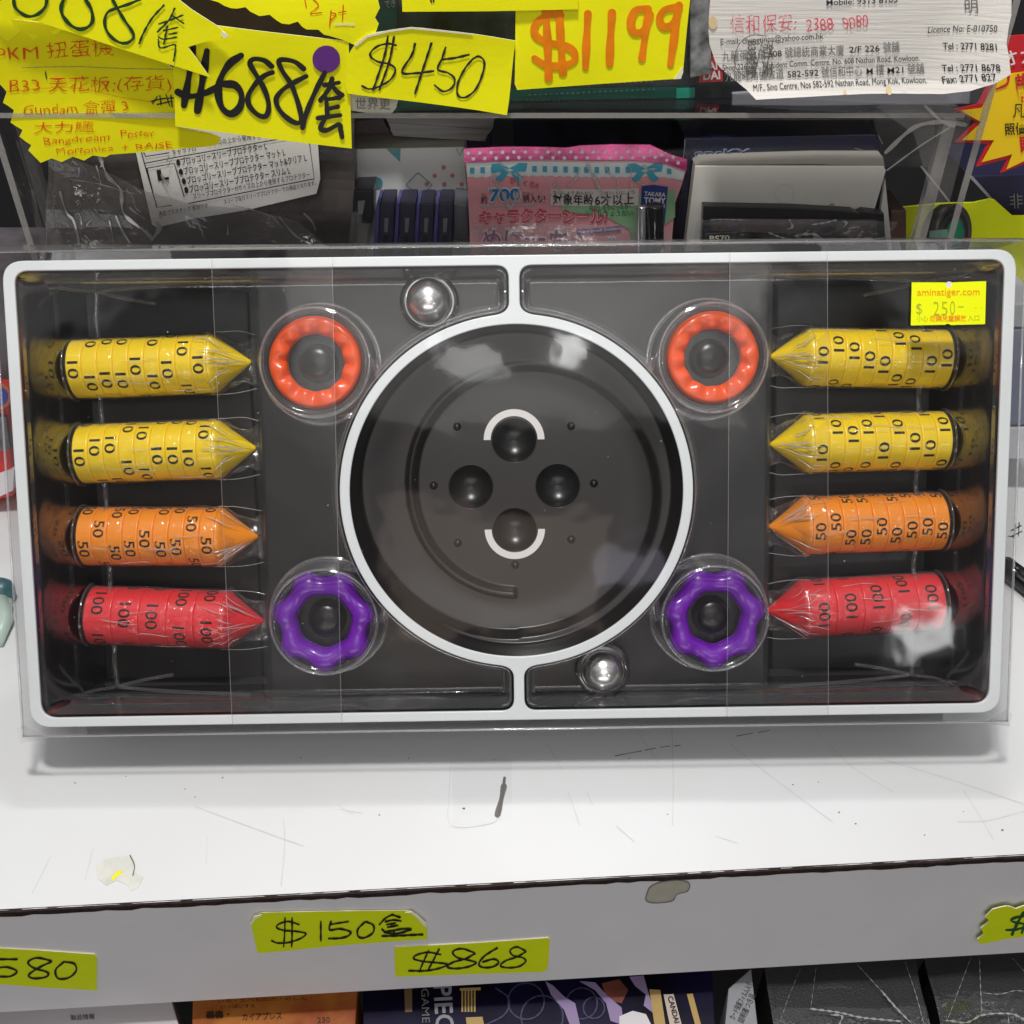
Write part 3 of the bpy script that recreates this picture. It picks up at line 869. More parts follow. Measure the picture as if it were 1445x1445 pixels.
ROLLS = [('10', (93, 521), (351, 511), "yellow chip roll marked 10, topmost of the four at the tray's left end"),
         ('10', (102, 641), (360, 632), "yellow chip roll marked 10 between the other yellow roll and the orange one, left end"),
         ('50', (107, 757), (366, 757), "orange chip roll marked 50 lying at the tray's left end"),
         ('100', (117, 868), (370, 876), "red chip roll marked 100 lying at the tray's left end"),
         ('10', (1346, 506), (1094, 503), "yellow chip roll marked 10 just under the price sticker"),
         ('10', (1344, 621), (1093, 627), "yellow chip roll marked 10 between the sticker-side yellow roll and orange roll, right end"),
         ('50', (1340, 735), (1089, 743), "orange chip roll marked 50 lying at the tray's right end"),
         ('100', (1335, 848), (1090, 861), "red chip roll marked 100 lying at the tray's right end")]
made = {}
for k, (kd, a, b, lab) in enumerate(ROLLS):
    pa, pb = bxy(a[0], a[1], ZR + RCH), bxy(b[0], b[1], ZR); pa.y = bxy(a[0], a[1], ZR).y
    ang = math.atan2(pb.y - pa.y, pb.x - pa.x)
    d = (pb - pa).normalized()
    mid = pa + d * (CYL / 2)
    if kd not in made: root = made[kd] = roll(kd)
    else: root = copy_tree(made[kd])
    root.matrix_world = BX @ Matrix.Translation((mid.x, mid.y, ZR)) @ Matrix.Rotation(ang, 4, 'Z')
    tag(root, lab, "chip roll", "wrapped chip rolls in the tray")
    rnd = random.Random(100 + k)
    base = rnd.uniform(0, 1)
    for ch in root.children:
        if ch.name.startswith("chip"): ch.rotation_euler = (base + rnd.uniform(-0.8, 0.8), 0, 0)

# ------------------------------------------------------------------ clear blister insert
M_sheet = clear("blister_sheet", 0.03, 0.25, haze=0.005, bump=0.6, bscale=16, edge=0.8)
M_pock = clear("ball_pocket_plastic", 0.012, 0.06, white=0.16, haze=0.0, edge=0.9, power=2.5)
bl = thing("blister_insert", "clear moulded plastic insert with round pockets holding the rings and balls in the tray", "blister insert", matrix=BX)
for (px, py, kd) in KN:
    c = bxy(px, py, -0.006)
    c = bxy(px, py, -0.010)
    R1 = 0.0278
    Vc, Fcc = lathe([(R1 + 0.0022, ZC + 0.0012), (R1 + 0.0008, ZC + 0.0016), (R1 + 0.0002, ZC + 0.004), (R1 - 0.0012, -0.0080), (R1 - 0.0020, -0.0062), (R1 - 0.0034, -0.0054), (R1 - 0.0046, -0.0056), (R1 - 0.0052, -0.0068)], 72)
    rp = lmesh("ring_pocket", Vc + np.array([c.x, c.y, 0]), Fcc, M_blis, bl, True)
    for rr_, zz_, tr_ in ((R1 - 0.0022, -0.0066, 0.0009), (R1 + 0.0012, ZC + 0.0022, 0.0010)):
        Vt_, Ft_ = tube([(c.x + rr_ * math.cos(2 * math.pi * q / 80), c.y + rr_ * math.sin(2 * math.pi * q / 80), zz_) for q in range(80)], tr_ * 0.8, 10, closed=True)
        lmesh("pocket_rim", Vt_, Ft_, M_rimb, bl, True)
    # horns where the pocket meets the big ring
    ang = math.atan2(Y0 - c.y, X0 - c.x)
    for s_ in (-1, 1):
        a0 = ang + s_ * 0.62
        p = [(c.x + (R1 + 0.0005 + 0.0006 * q) * math.cos(a0 - s_ * 0.09 * q), c.y + (R1 + 0.0005 + 0.0006 * q) * math.sin(a0 - s_ * 0.09 * q), -0.008 - 0.0006 * q) for q in range(5)]
        Vt_, Ft_ = tube(p, [0.0012, 0.0016, 0.0018, 0.0016, 0.0009], 10)
        lmesh("pocket_corner", Vt_, Ft_, M_blis, bl, True)
for (px, py, r) in BALL:
    c = bxy(px, py, ZC + r)
    R1 = r + 0.0022
    Vc, Fcc = lathe([(R1 + 0.0022, ZC + 0.001), (R1 + 0.0006, ZC + 0.0016), (R1, ZC + 0.005), (R1 - 0.0004, ZC + 0.011)], 40)
    lmesh("ball_pocket", Vc + np.array([c.x, c.y, 0]), Fcc, M_pock, bl, True)
    Vc, Fcc = lathe([(r * .86, -0.0166), (r * 1.02, -0.0158), (r + .0022, -0.0160), (r + .0036, -0.0172)], 40)
    lmesh("ball_shade_ring", Vc + np.array([c.x, c.y, 0]), Fcc, M_glossblack, game, True)  # black ring standing in for the shadow round the ball
    up_ = 1 if py < 690 else -1
    V, Fc = tube([(c.x - 0.004, c.y + up_ * (R1 - .001), ZC + 0.012), (c.x - 0.004, up_ * (HB - 0.003), ZC + 0.012)], 0.0011, 8)
    lmesh("pocket_neck", V, Fc, M_blis, bl, True)
    V, Fc = tube([(c.x + 0.004, c.y + up_ * (R1 - .001), ZC + 0.012), (c.x + 0.004, up_ * (HB - 0.003), ZC + 0.012)], 0.0011, 8)
    lmesh("pocket_neck", V, Fc, M_blis, bl, True)
# walls following each half's outline, a little inside the tray
for sg in (1, -1):
    P = section(sg)
    rows = []
    for ins, z in ((0.0010, -0.0012), (0.0016, -0.0035), (0.0026, -0.0115), (0.0034, -0.0150), (0.0050, -0.0168), (0.0068, -0.0172)):
        rows.append([(x, y, z) for x, y in offset_ring(P, ins)])
    V = [p for r in rows for p in r]; n = len(P); Fc = []
    for k in range(len(rows) - 1):
        for i in range(n):
            j = (i + 1) % n
            m_ = ((rows[k][i][0] + rows[k][j][0]) / 2)
            if abs(m_) > 0.128 and k > 1: continue
            Fc.append((k * n + i, k * n + j, (k + 1) * n + j, (k + 1) * n + i))
    lmesh("blister_wall", V, Fc, M_blis, bl, True)
    for ins, z, r_ in ((0.0046, -0.0162, 0.00055), (0.0017, -0.0030, 0.00035)):
        Q = offset_ring(P, ins); run = []
        for i in range(len(Q) + 1):
            x, y = Q[i % len(Q)]
            if abs(x) < 0.126: run.append((x, y, z))
            elif len(run) > 3:
                Vt_, Ft_ = tube(run, r_, 8); lmesh("blister_edge", Vt_, Ft_, M_rimb, bl, True); run = []
            else: run = []
        if len(run) > 3:
            Vt_, Ft_ = tube(run, r_, 8); lmesh("blister_edge", Vt_, Ft_, M_rimb, bl, True)
    # ridge down the end of the rolls
    ys_ = [383, 410, 440, 466] if sg < 0 else [372, 400, 430, 456]
    xr = -0.2075 if sg < 0 else 0.2065
    pts_ = []
    for q in range(60):
        y = HB - 0.004 - (2 * HB - 0.010) * q / 59
        hump = min(abs(y - bxy(r[1][0], r[1][1], ZR).y) for r in ROLLS[(0 if sg < 0 else 4):(4 if sg < 0 else 8)])
        inn = 0.0055 * max(0, 1 - (hump / 0.0150) ** 2) if hump < .015 else 0
        pts_.append((xr - sg * (0.0045 - 0.0) + sg * inn * 0.6 + 0.0004 * math.sin(q), y, -0.0305 + inn))
    V, Fc = tube(pts_, 0.0011, 8)
    lmesh("blister_ridge", V, Fc, M_blis, bl, True)
    for yy in (HB - 0.006, -HB + 0.006):
        s2 = 1 if yy > 0 else -1
        pts_ = [(xr - sg * 0.0045, yy, -0.031), (xr - sg * 0.018, yy + s2 * -0.0035, -0.030), (xr - sg * 0.034, yy + s2 * -0.0065, -0.029)]
        V, Fc = tube([tuple(p) for p in catmull(pts_, 0.002)], 0.0009, 8); lmesh("blister_ridge", V, Fc, M_blis, bl, True)
        pts_ = [(xr - sg * 0.0045, yy, -0.031), (xr + sg * 0.008, yy + s2 * 0.0008, -0.024), (xr + sg * 0.0165, yy + s2 * 0.0045, -0.012)]
        V, Fc = tube([tuple(p) for p in catmull(pts_, 0.002)], 0.0008, 8); lmesh("blister_ridge", V, Fc, M_blis, bl, True)
        pts_ = [(xr - sg * 0.0045, yy, -0.031), (xr - sg * 0.030, yy + s2 * 0.0010, -0.026), (xr - sg * 0.075, yy + s2 * 0.0022, -0.020)]
        V, Fc = tube([tuple(p) for p in catmull(pts_, 0.002)], 0.0009, 8); lmesh("blister_ridge", V, Fc, M_blis, bl, True)
    # flat sheet over the middle floor
    pts2 = section(sg, 0.004)
    P2 = [(x, y) for x, y in pts2]
    V2, T = fill2d([(max(-.125, min(.125, x)) * 1e4, y * 1e4) for x, y in P2], 60)
    V = [(x / 1e4, y / 1e4, -0.0178 + 0.0003 * math.sin(x * .013) * math.sin(y * .017)) for x, y in V2]
    lmesh("blister_flat", V, T, M_sheet, bl, True)

# ------------------------------------------------------------------ clear cover of the box
M_pvc = clear("pvc_cover", 0.032, 0.055, haze=0.003, bump=0.8, bscale=7, edge=0.9, power=4.5)
M_pvcside = clear("pvc_cover_side", 0.06, 0.05, haze=0.07, bump=0.3, bscale=20, edge=0.9, power=3.0)
cov = thing("clear_cover", "clear plastic outer box sleeve with creased corners over the black game tray", "clear cover", matrix=BX)
CW, CH, CZ = HA + 0.0087, HB + 0.0086, 0.0022
V, Fc = [], []
nx, ny = 40, 20
for i in range(nx + 1):
    for j in range(ny + 1):
        x = -CW + 2 * CW * i / nx; y = -CH + 2 * CH * j / ny
        V.append((x, y, CZ + 0.0005 * math.sin(x * 21) * math.cos(y * 17)))
for i in range(nx):
    for j in range(ny):
        a = i * (ny + 1) + j; Fc.append((a, a + ny + 1, a + ny + 2, a + 1))
lmesh("front_face", V, Fc, M_pvc, cov, True)
sides = []
for nm, a, b in (("side_face", (-CW, -CH), (-CW, CH)), ("side_face", (CW, CH), (CW, -CH)), ("top_face", (-CW, CH), (CW, CH)), ("bottom_face", (CW, -CH), (-CW, -CH))):
    V = [(a[0], a[1], CZ), (b[0], b[1], CZ), (b[0], b[1], -BOXD + .001), (a[0], a[1], -BOXD + .001)]
    lmesh(nm, V, [(0, 1, 2, 3)], M_pvcside, cov)
# folded edges, seen as pale lines
M_fold = clear("pvc_fold", 0.10, 0.08, haze=0.20, edge=0.9, power=2.0)
for a, b in (((-CW, -CH), (-CW, CH)), ((CW, -CH), (CW, CH)), ((-CW, CH), (CW, CH)), ((-CW, -CH), (CW, -CH))):
    V, Fc = tube([(a[0], a[1], CZ - .0003), ((a[0] + b[0]) / 2, (a[1] + b[1]) / 2, CZ), (b[0], b[1], CZ - .0003)], 0.0006, 8)
    lmesh("folded_edge", V, Fc, M_fold, cov, True)
# corner flap at the lower left and flaps along the top
V = [(-CW + .001, -CH + 0.006, CZ + .0004), (-CW - 0.0035, -CH + 0.004, CZ - .002), (-CW - 0.0030, -CH - 0.0045, CZ - .003), (-CW + 0.012, -CH - 0.0006, CZ + .0004)]
lmesh("corner_flap", V, [(0, 1, 2, 3)], M_fold, cov)
V = [(CW - .001, -CH + 0.006, CZ + .0004), (CW + 0.0030, -CH + 0.003, CZ - .002), (CW + 0.0025, -CH - 0.0035, CZ - .003), (CW - 0.012, -CH - 0.0006, CZ + .0004)]
lmesh("corner_flap", V, [(0, 1, 2, 3)], M_fold, cov)
V, Fc = [], []
for i in range(61):
    x = -CW + 2 * CW * i / 60
    w = 0.0038 + 0.0012 * math.sin(x * 9) - 0.0022 * (x / CW)
    V += [(x, CH, CZ), (x, CH + 0.5 * w, CZ - 0.004 + 0.0006 * math.sin(x * 40)), (x, CH + w, CZ - 0.012)]
for i in range(60):
    for k in range(2): Fc.append((3 * i + k, 3 * i + 3 + k, 3 * i + 4 + k, 3 * i + 1 + k))
lmesh("top_flap", V, Fc, clear("pvc_flap", 0.08, 0.08, haze=0.12, bump=0.4, bscale=25, edge=0.9, power=2.5), cov, True)
# double wall strips down the front
M_band2 = clear("pvc_overlap", 0.03, 0.12, haze=0.007, bump=0.5, bscale=14, edge=0.9)
BP = BoxPlane(CZ)
for (a, b) in (((300, 470), (328, 482)), ((1029, 1166), (1025, 1168))):
    tl, tr_ = bxy(a[0], 385, CZ), bxy(a[1], 385, CZ); bl_, br_ = bxy(b[0], 1005, CZ), bxy(b[1], 1005, CZ)
    z = CZ + 0.0012
    V = [(tl.x, HB + .004, z), (bl_.x, -HB - .004, z), (br_.x, -HB - .004, z), (tr_.x, HB + .004, z)]
    lmesh("overlap_strip", V, [(0, 1, 2, 3)], M_band2, cov)
    for p, q in ((0, 1), (3, 2)):
        Vt_, Ft_ = tube([V[p], V[q]], 0.00013, 6); lmesh("strip_edge", Vt_, Ft_, M_fold, cov)

# dust on the cover
V, Fc = [], []; rnd = random.Random(5)
for k in range(60):
    x, y, r = rnd.uniform(-CW, CW), rnd.uniform(-CH, CH), rnd.uniform(.00012, .0003); b = len(V); a0 = rnd.uniform(0, 6)
    V += [(x + r * rnd.uniform(.6, 1.8) * math.cos(a0 + a), y + r * math.sin(a0 + a), CZ + .0016) for a in (0, 1.3, 2.6, 3.9, 5.1)]; Fc.append(tuple(range(b, b + 5)))
lmesh("dust_speck", V, Fc, mat("pale_dust", (.5, .5, .48, 1), .9), cov)
# price sticker on the cover
BPs = BoxPlane(CZ + 0.0014)
stick = thing("price_sticker", "small neon yellow price sticker reading 250 at the clear cover's upper corner", "price sticker", matrix=BX)
O, S = (1270, 385), 11.115
def lsheet(name, poly, m, parent, z, th=0.00015, org=(0, 0), sc=1.0):
    pl = BoxPlane(z); poly = [(org[0] + p[0] / sc, org[1] + p[1] / sc) for p in poly]
    V2, T = fill2d(poly, 10); n = len(V2)
    V = [pl.at(x, y) for x, y in V2] + [pl.at(x, y, -th) for x, y in V2]; Fc = []; ed = {}
    for f in T:
        a, b, c = (np.array(V[i]) for i in f)
        if np.cross(b - a, c - a)[2] < 0: f = f[::-1]
        Fc.append(f); Fc.append(tuple(i + n for i in f[::-1]))
        for i in range(3): ed[(f[i], f[(i + 1) % 3])] = 1
    for (a, b) in ed:
        if (b, a) not in ed: Fc.append((b, a, a + n, b + n))
    return lmesh(name, V, Fc, m, parent)
notch = [(820 - 52 + 52 * math.cos(math.radians(a)), 150 + 85 * math.sin(math.radians(a))) for a in range(180, -1, -20)]
lsheet("sticker_face", [(185, 150)] + notch + [(1352, 130), (1335, 805), (800, 820), (745, 795), (715, 815), (170, 825)], mat("neon_sticker", lin(244, 252, 0), 0.5, 0.3), stick, CZ + 0.0014, org=O, sc=S)
lsheet("sticker_punch", [(770 + 55 * math.cos(a), 185 + 50 * math.sin(a)) for a in np.linspace(0, 6.1, 16)], mat("sticker_white", lin(225, 222, 228), .6), stick, CZ + 0.00125, org=O, sc=S)
def lwrite(items, m, z, parent, org, sc):
    class Q:
        n = np.array([0, 0, 1.0])
        @staticmethod
        def at(x, y, off=0): p = bxy(x, y, z); return np.array([p.x, p.y, z + off])
    V, Fc = [], []
    o = write(Q, items, m, None, 0.0, org, sc)
    loc = np.array(o.location)
    o.parent = parent; o.location = o.location
    return o
lwrite([("aminatiger.com", 270, 355, 1250, 345, 112, 0.004)], mat("sticker_orange", lin(246, 150, 0), .6), CZ + .0016, stick, O, S)
lwrite([("勿讓兒童誤放", 465, 755, 1045, 748, 75, 0.012)], mat("sticker_orange2", lin(250, 150, 10), .6), CZ + .0016, stick, O, S)
lwrite([("小心", 262, 758, 440, 755, 75), ("入口", 1062, 746, 1245, 742, 70)], mat("sticker_olive", lin(196, 190, 20), .6), CZ + .0016, stick, O, S)
lwrite([("$", 255, 640, 345, 640, 170, -0.012), ("2", 525, 668, 615, 668, 230, -.014), ("5", 650, 668, 745, 668, 230, -.014), ("0", 785, 655, 865, 655, 225, -.014), ("-", 912, 560, 998, 560, 90), ("- -", 1180, 570, 1290, 560, 50, -.01)], mat("sticker_grey", lin(176, 178, 30), .6), CZ + .0016, stick, O, S)

# ------------------------------------------------------------------ acrylic display case behind the game
YC = 0.498                               # its front plane
A_, B_, C_ = (0, 0), (480, 0), (945, 0)  # crop origins; their scale is 2.89
K = 2.89
M_acr = clear("acrylic_panel", 0.02, 0.03, haze=0.0, bump=0.05, bscale=12, edge=0.9)
M_acre = clear("acrylic_cut_edge", 0.12, 0.12, haze=0.34, hazecol=(0.62, 0.60, 0.56, 1), bump=0.4, bscale=60, edge=0.9, power=2.0)
M_acrs = clear("acrylic_scratched", 0.04, 0.12, haze=0.05, hazecol=(0.6, 0.58, 0.56, 1), bump=0.8, bscale=45, edge=0.9)
PC = vplane(YC)
xl, xr_ = PC.at(14, 250)[0], PC.at(1365, 250)[0]
zs = PC.at(900, 158)[2]                  # the case's middle shelf
ZT = 0.335
case = thing("acrylic_display_case", "clear two tier acrylic display case with worn edges behind the game", "display case", loc=(0, YC, 0))
for xs_ in (xr_, xl):
    box("side_panel", (xs_ - .0016, YC + .0004, 0.0), (xs_ + .0016, YC + .16, ZT), M_acr, case)
    box("panel_edge", (xs_ - .0016, YC - .0002, 0.0), (xs_ + .0016, YC + .0003, ZT), M_acre, case)
x2 = PC.at(1322, 250)[0]
box("divider", (x2 - .0030, YC + .001, 0.0), (x2 + .0030, YC + .006, zs - .004), M_acre, case)
x3 = PC.at(48, 250)[0]
box("divider", (x3 - .0024, YC + .001, 0.0), (x3 + .0024, YC + .006, zs - .004), M_acrs, case)
x4 = xr_ - 0.010
box("middle_shelf", (xl + .002, YC - .0006, zs - .0026), (x4, YC + .14, zs), M_acr, case)
box("shelf_edge", (xl + .002, YC - .0014, zs - .0024), (x4, YC - .0007, zs - .0002), M_acre, case)
box("front_panel", (xl + .002, YC + .0070, 0.0), (xr_ - .002, YC + .0088, zs - .006), M_acr, case)
box("back_panel", (xl + .002, YC + .156, 0.0), (xr_ - .002, YC + .159, ZT), mat("case_back", (0.05, 0.05, 0.055, 1), .5), case)
# tape wrapped round the right corner of the case
sheet("clear_tape", vplane(YC - .004), [(1236, 150), (1330, 140), (1372, 160), (1352, 240), (1340, 285), (1318, 290), (1290, 190)], M_acrs, case, th=.0002, step=12)
for ln, w in (([(1250, 215), (1290, 180), (1330, 172), (1362, 176)], 5), ([(1252, 240), (1300, 205), (1340, 180)], 2.5), ([(1300, 235), (1322, 262), (1340, 285)], 2.5), ([(1306, 150), (1330, 172), (1346, 178)], 4)):
    strokes(vplane(YC - .0045), [ln], w, M_acre, case, name="tape_crease", off=0)
for ln, w in (([(24, 200), (40, 250), (56, 310), (64, 345)], 3.0), ([(46, 270), (52, 310), (58, 340)], 6)):
    strokes(vplane(YC - .001), [ln], w, M_acrs, case, name="scratch", off=0)

# ---- price cards on the case
def card(name, label, plane, poly, org, sc, m, parts=(), cat="price card", off=0.0, group="price cards stuck on the display case", medge=M_cardedge, th=.0005):
    ctr = np.mean([plane.at(org[0] + p[0] / sc, org[1] + p[1] / sc) for p in poly], axis=0)
    t = thing(name, label, cat, loc=tuple(ctr), group=group)
    sheet("card", plane, poly, m, t, off=off, th=th, org=org, sc=sc, medge=medge)
    return t
def wavy(ax, ay, ph, amp):
    return lambda x, y: amp * (math.sin(x * ax + ph) + math.sin(y * ay + ph * 1.7) + 0.6 * math.sin((x + y) * 0.021 + ph))

# list of stock, lowest layer
pl = vplane(YC, .0012, bend=wavy(.016, .022, 1.0, .0008))
t = card("stock_note", "large wavy-edged yellow note with orange handwriting listing stock, under the tilted cards", pl,
     [(-40, 60), (250, 100), (600, 200), (715, 290), (715, 520), (860, 548), (898, 562), (890, 590), (850, 600), (720, 612), (600, 622), (450, 630), (430, 640), (380, 632), (345, 652), (300, 636), (255, 657), (215, 642), (170, 660), (130, 622), (118, 610), (130, 590), (105, 575), (80, 556), (92, 530), (60, 512), (42, 500), (55, 450), (30, 432), (10, 420), (26, 375), (-40, 300)], A_, K, M_olive, cat="note", group=None)
write(pl, [("PKM 扭蛋機  4", -8, 245, 560, 215, 54, -.014), ("B33 天花板:(存貨)", 40, 375, 695, 365, 50, -.014), ("Gundam 盒彈 3", 95, 468, 520, 455, 42, -.012), ("大力鱷", 140, 540, 385, 532, 36, -.012),
           ("Bangdream", 182, 585, 448, 570, 28, -.012), ("Poster", 492, 560, 630, 555, 28, -.012), ("Mortonica", 235, 626, 460, 612, 26, -.012), ("+ RAISE", 498, 612, 700, 606, 26, -.012)], M_redink, t, org=A_, sc=K, off=.0004, wob=2.6)
strokes(pl, [[(615, 415), (660, 405), (705, 402)], [(640, 395), (620, 425)], [(650, 392), (655, 430)], [(675, 388), (690, 435)], [(640, 428), (700, 415)], [(695, 392), (700, 440)], [(185, 292), (190, 320)]], 5, M_ink, t, org=A_, sc=K, off=.0005)
strokes(pl, [[(90, 275), (300, 272), (500, 280), (712, 284)]], 1.6, M_mark, t, org=A_, sc=K, name="fold_crease", off=.0004)
strokes(pl, [[(20, 375), (180, 360), (330, 362), (480, 395), (620, 418)]], 1.4, M_redink, t, org=A_, sc=K, name="fold_crease", off=.0004)
# zigzag cards
pl = vplane(YC, .0030, bend=wavy(.03, .02, 2, .0004))
card("price_card", "yellow zigzag-edged card tucked under the topmost tilted card", pl, [(-60, -30), (400, -30), (480, 120), (240, 128), (232, 140), (218, 144), (185, 118), (165, 138), (150, 152), (135, 166), (118, 148), (95, 118), (82, 124), (60, 148), (30, 168), (15, 158), (0, 145), (-40, 160)], A_, K, M_neon)
pl = vplane(YC, .0032, bend=wavy(.02, .03, 4, .0006))
t = card("price_card", "yellow torn zigzag card lettered 12pt in orange at the case top", pl, [(760, -30), (890, 10), (915, 25), (940, 34), (965, 36), (1000, 30), (1020, 48), (1058, 66), (1100, 60), (1125, 80), (1150, 95), (1180, 98), (1215, 86), (1235, 108), (1252, 118), (1300, 118), (1322, 138), (1340, 142), (1400, 160), (1445, 180), (1500, 165), (1530, 140), (1545, 95), (1530, 70), (1550, 30), (1535, -30)], A_, K, M_neon)
strokes(pl, [[(1245, 0), (1250, 25)], [(1275, -10), (1300, 20), (1268, 52), (1315, 48)], [(1352, 40), (1346, 105)], [(1350, 48), (1372, 55), (1352, 78)], [(1402, 18), (1398, 80)], [(1382, 48), (1412, 42)]], 4.5, M_redink, t, org=A_, sc=K)
strokes(pl, [[(1370, 96), (1410, 94), (1445, 96)]], 7, M_cardedge, t, org=A_, sc=K, name="torn_edge")
# tilted card with the purple dot
O2, K2 = (240, 30), 5.558
pl = vplane(YC, .0040, bend=wavy(.02, .03, 0.4, .0004))
t = card("price_card", "yellow card with thick black 688 and a purple dot sticker", pl, [(10, -15), (700, 72), (1390, 158), (1400, 172), (1425, 998), (700, 908), (40, 825), (25, 400)], O2, K2, M_neon)
strokes(pl, [[(185, 200), (150, 420), (108, 660)], [(292, 230), (255, 460), (215, 700)], [(60, 555), (140, 590), (270, 565), (400, 500)], [(560, 265), (470, 330), (400, 440), (378, 560), (410, 680), (480, 725), (548, 670), (560, 570), (510, 500), (430, 490)]], 52, M_ink, t, org=O2, sc=K2, off=.0005)
strokes(pl, [[(800, 350), (740, 302), (660, 292), (630, 330), (680, 420), (745, 540), (775, 650), (758, 735), (700, 735), (630, 670), (612, 590), (670, 490), (740, 425), (805, 398)],
             [(1050, 370), (980, 315), (890, 297), (855, 315), (885, 390), (950, 490), (1000, 620), (1030, 740), (1015, 792), (950, 775), (870, 705), (832, 615), (880, 540), (970, 480), (1070, 430)],
             [(1215, 400), (1130, 570), (1070, 720), (1042, 828)]], 40, M_ink, t, org=O2, sc=K2, off=.0008, vary=.1)
strokes(pl, [[(1212, 500), (1325, 480)], [(1272, 450), (1245, 530), (1180, 618)], [(1275, 505), (1310, 550), (1352, 578)], [(1235, 612), (1330, 596)], [(1226, 605), (1235, 745)], [(1240, 685), (1318, 668)], [(1160, 756), (1335, 735)], [(1222, 750), (1182, 832), (1230, 850), (1325, 806), (1340, 850), (1352, 905)]], 36, M_ink, t, org=O2, sc=K2, off=.0008, vary=.1)
sheet("dot_sticker", pl, circle_pts(1226, 296, 108, 40), mat("purple_dot", lin(98, 36, 130), .6, noise=.1, nscale=300), t, off=.0008, th=.0002, org=O2, sc=K2, step=5)
# topmost tilted card
O1, K1 = (0, 0), 5.78
pl = vplane(YC, .0090, bend=wavy(.012, .02, 2.5, .0005))
t = card("price_card", "long tilted yellow card with dark green digits, topmost of the overlapping cards", pl, [(-60, -60), (0, 42), (250, 122), (500, 203), (700, 267), (855, 316), (800, 240), (765, 193), (850, 168), (930, 150), (918, 136), (880, 104), (780, 40), (690, -30), (690, -60)], A_, K, M_neon)
sheet("torn_corner", pl, [(905, 130), (930, 141), (932, 150), (912, 155), (902, 148)], M_cardedge, t, off=.0004, th=.0003, org=A_, sc=K)
strokes(pl, [[(112, -30), (125, 55), (180, 112), (240, 135), (310, 115), (365, 60), (383, -10)],
             [(530, -30), (500, 40), (498, 100), (530, 160), (585, 215), (650, 240), (715, 222), (752, 170), (745, 90), (715, 30), (680, -20)],
             [(905, -20), (950, 60), (1010, 160), (1070, 245), (1090, 300), (1050, 345), (985, 350), (910, 305), (862, 235), (852, 160), (880, 100), (960, 65), (1050, 35), (1140, -5)]], 26, M_greenink, t, org=O1, sc=K1, off=.0006)
strokes(pl, [[(1335, 45), (1240, 150), (1170, 270), (1135, 355)]], 16, M_greenink, t, org=O1, sc=K1, off=.0006)
strokes(pl, [[(648, 98), (700, 80), (745, 62)], [(712, 35), (690, 80), (642, 130)], [(698, 60), (748, 95)], [(668, 125), (725, 112)], [(682, 108), (668, 178)], [(690, 140), (720, 135)], [(648, 152), (668, 160), (718, 152)], [(645, 160), (655, 195), (710, 182), (715, 200), (708, 248)]], 7, M_greenink, t, org=A_, sc=K, off=.0006)
# 450
pl = vplane(YC, .0050, bend=wavy(.016, .03, 1.2, .0006))
t = card("price_card", "yellow card with a torn top edge and thin black handwritten 450", pl, [(25, 300), (30, 240), (38, 215), (60, 182), (85, 165), (110, 145), (150, 132), (200, 125), (240, 118), (290, 112), (340, 116), (380, 122), (460, 130), (540, 140), (620, 152), (715, 168), (706, 240), (698, 320), (690, 400), (680, 468), (560, 450), (420, 432), (250, 410), (80, 388), (30, 380), (22, 335)], B_, K, M_neon)
strokes(pl, [[(228, 185), (195, 178), (150, 190), (122, 222), (150, 250), (200, 262), (225, 285), (205, 325), (160, 352), (120, 362), (90, 350)], [(195, 148), (180, 230), (135, 365)], [(220, 150), (200, 250), (160, 365)],
             [(305, 180), (292, 225), (252, 295), (310, 300), (380, 292)], [(372, 178), (345, 260), (305, 382)],
             [(430, 195), (415, 240), (398, 285), (440, 300), (467, 325), (455, 360), (420, 374), (385, 350)], [(418, 245), (470, 238), (525, 225)],
             [(545, 238), (510, 280), (480, 340), (480, 388), (510, 398), (550, 368), (578, 310), (588, 255), (565, 232), (538, 245)]], 9, M_ink, t, org=B_, sc=K, off=.0005)
sheet("torn_edge", pl, [(60, 182), (110, 143), (200, 122), (290, 110), (380, 119), (540, 138), (540, 143), (380, 127), (290, 118), (200, 130), (112, 152), (66, 190)], M_cardedge, t, off=.0005, th=.0003, org=B_, sc=K)
# 1199
pl = vplane(YC, .0026, bend=wavy(.012, .02, 3, .0004))
t = card("price_card", "yellow card with thick orange marker 1199", pl, [(716, 20), (716, -40), (1432, -40), (1412, 140), (1398, 285), (1390, 318), (1050, 342), (722, 366), (712, 342)], B_, K, M_neon)
strokes(pl, [[(898, 62), (850, 60), (800, 95), (795, 140), (840, 170), (905, 182), (950, 205), (955, 245), (905, 266), (840, 264), (792, 236)], [(838, 42), (846, 180), (850, 315)], [(893, 42), (900, 170), (908, 292)],
             [(1010, 55), (1004, 170), (1000, 272)], [(1108, 52), (1102, 160), (1098, 258)],
             [(1255, 35), (1205, 42), (1185, 90), (1200, 132), (1240, 120), (1262, 60)], [(1258, 35), (1245, 130), (1230, 236)],
             [(1372, 28), (1322, 40), (1302, 75), (1318, 108), (1355, 98), (1378, 45)], [(1382, 22), (1365, 130), (1346, 258)]], 31, M_orangeink, t, org=B_, sc=K, off=.0005, vary=.12)
sheet("torn_corner", pl, [(1395, 268), (1398, 290), (1388, 318), (1358, 320), (1375, 300)], M_cardedge, t, off=.0006, th=.0003, org=B_, sc=K)
pl = vplane(YC, .0042)
t = card("price_card", "yellow card cut off at the frame, overlapping the top of the 1199 card", pl, [(250, -40), (254, 48), (600, 46), (970, 38), (972, -40)], B_, K, M_neon)
strokes(pl, [[(368, -12), (372, 8)], [(384, -12), (380, 6)]], 7, M_ink, t, org=B_, sc=K)
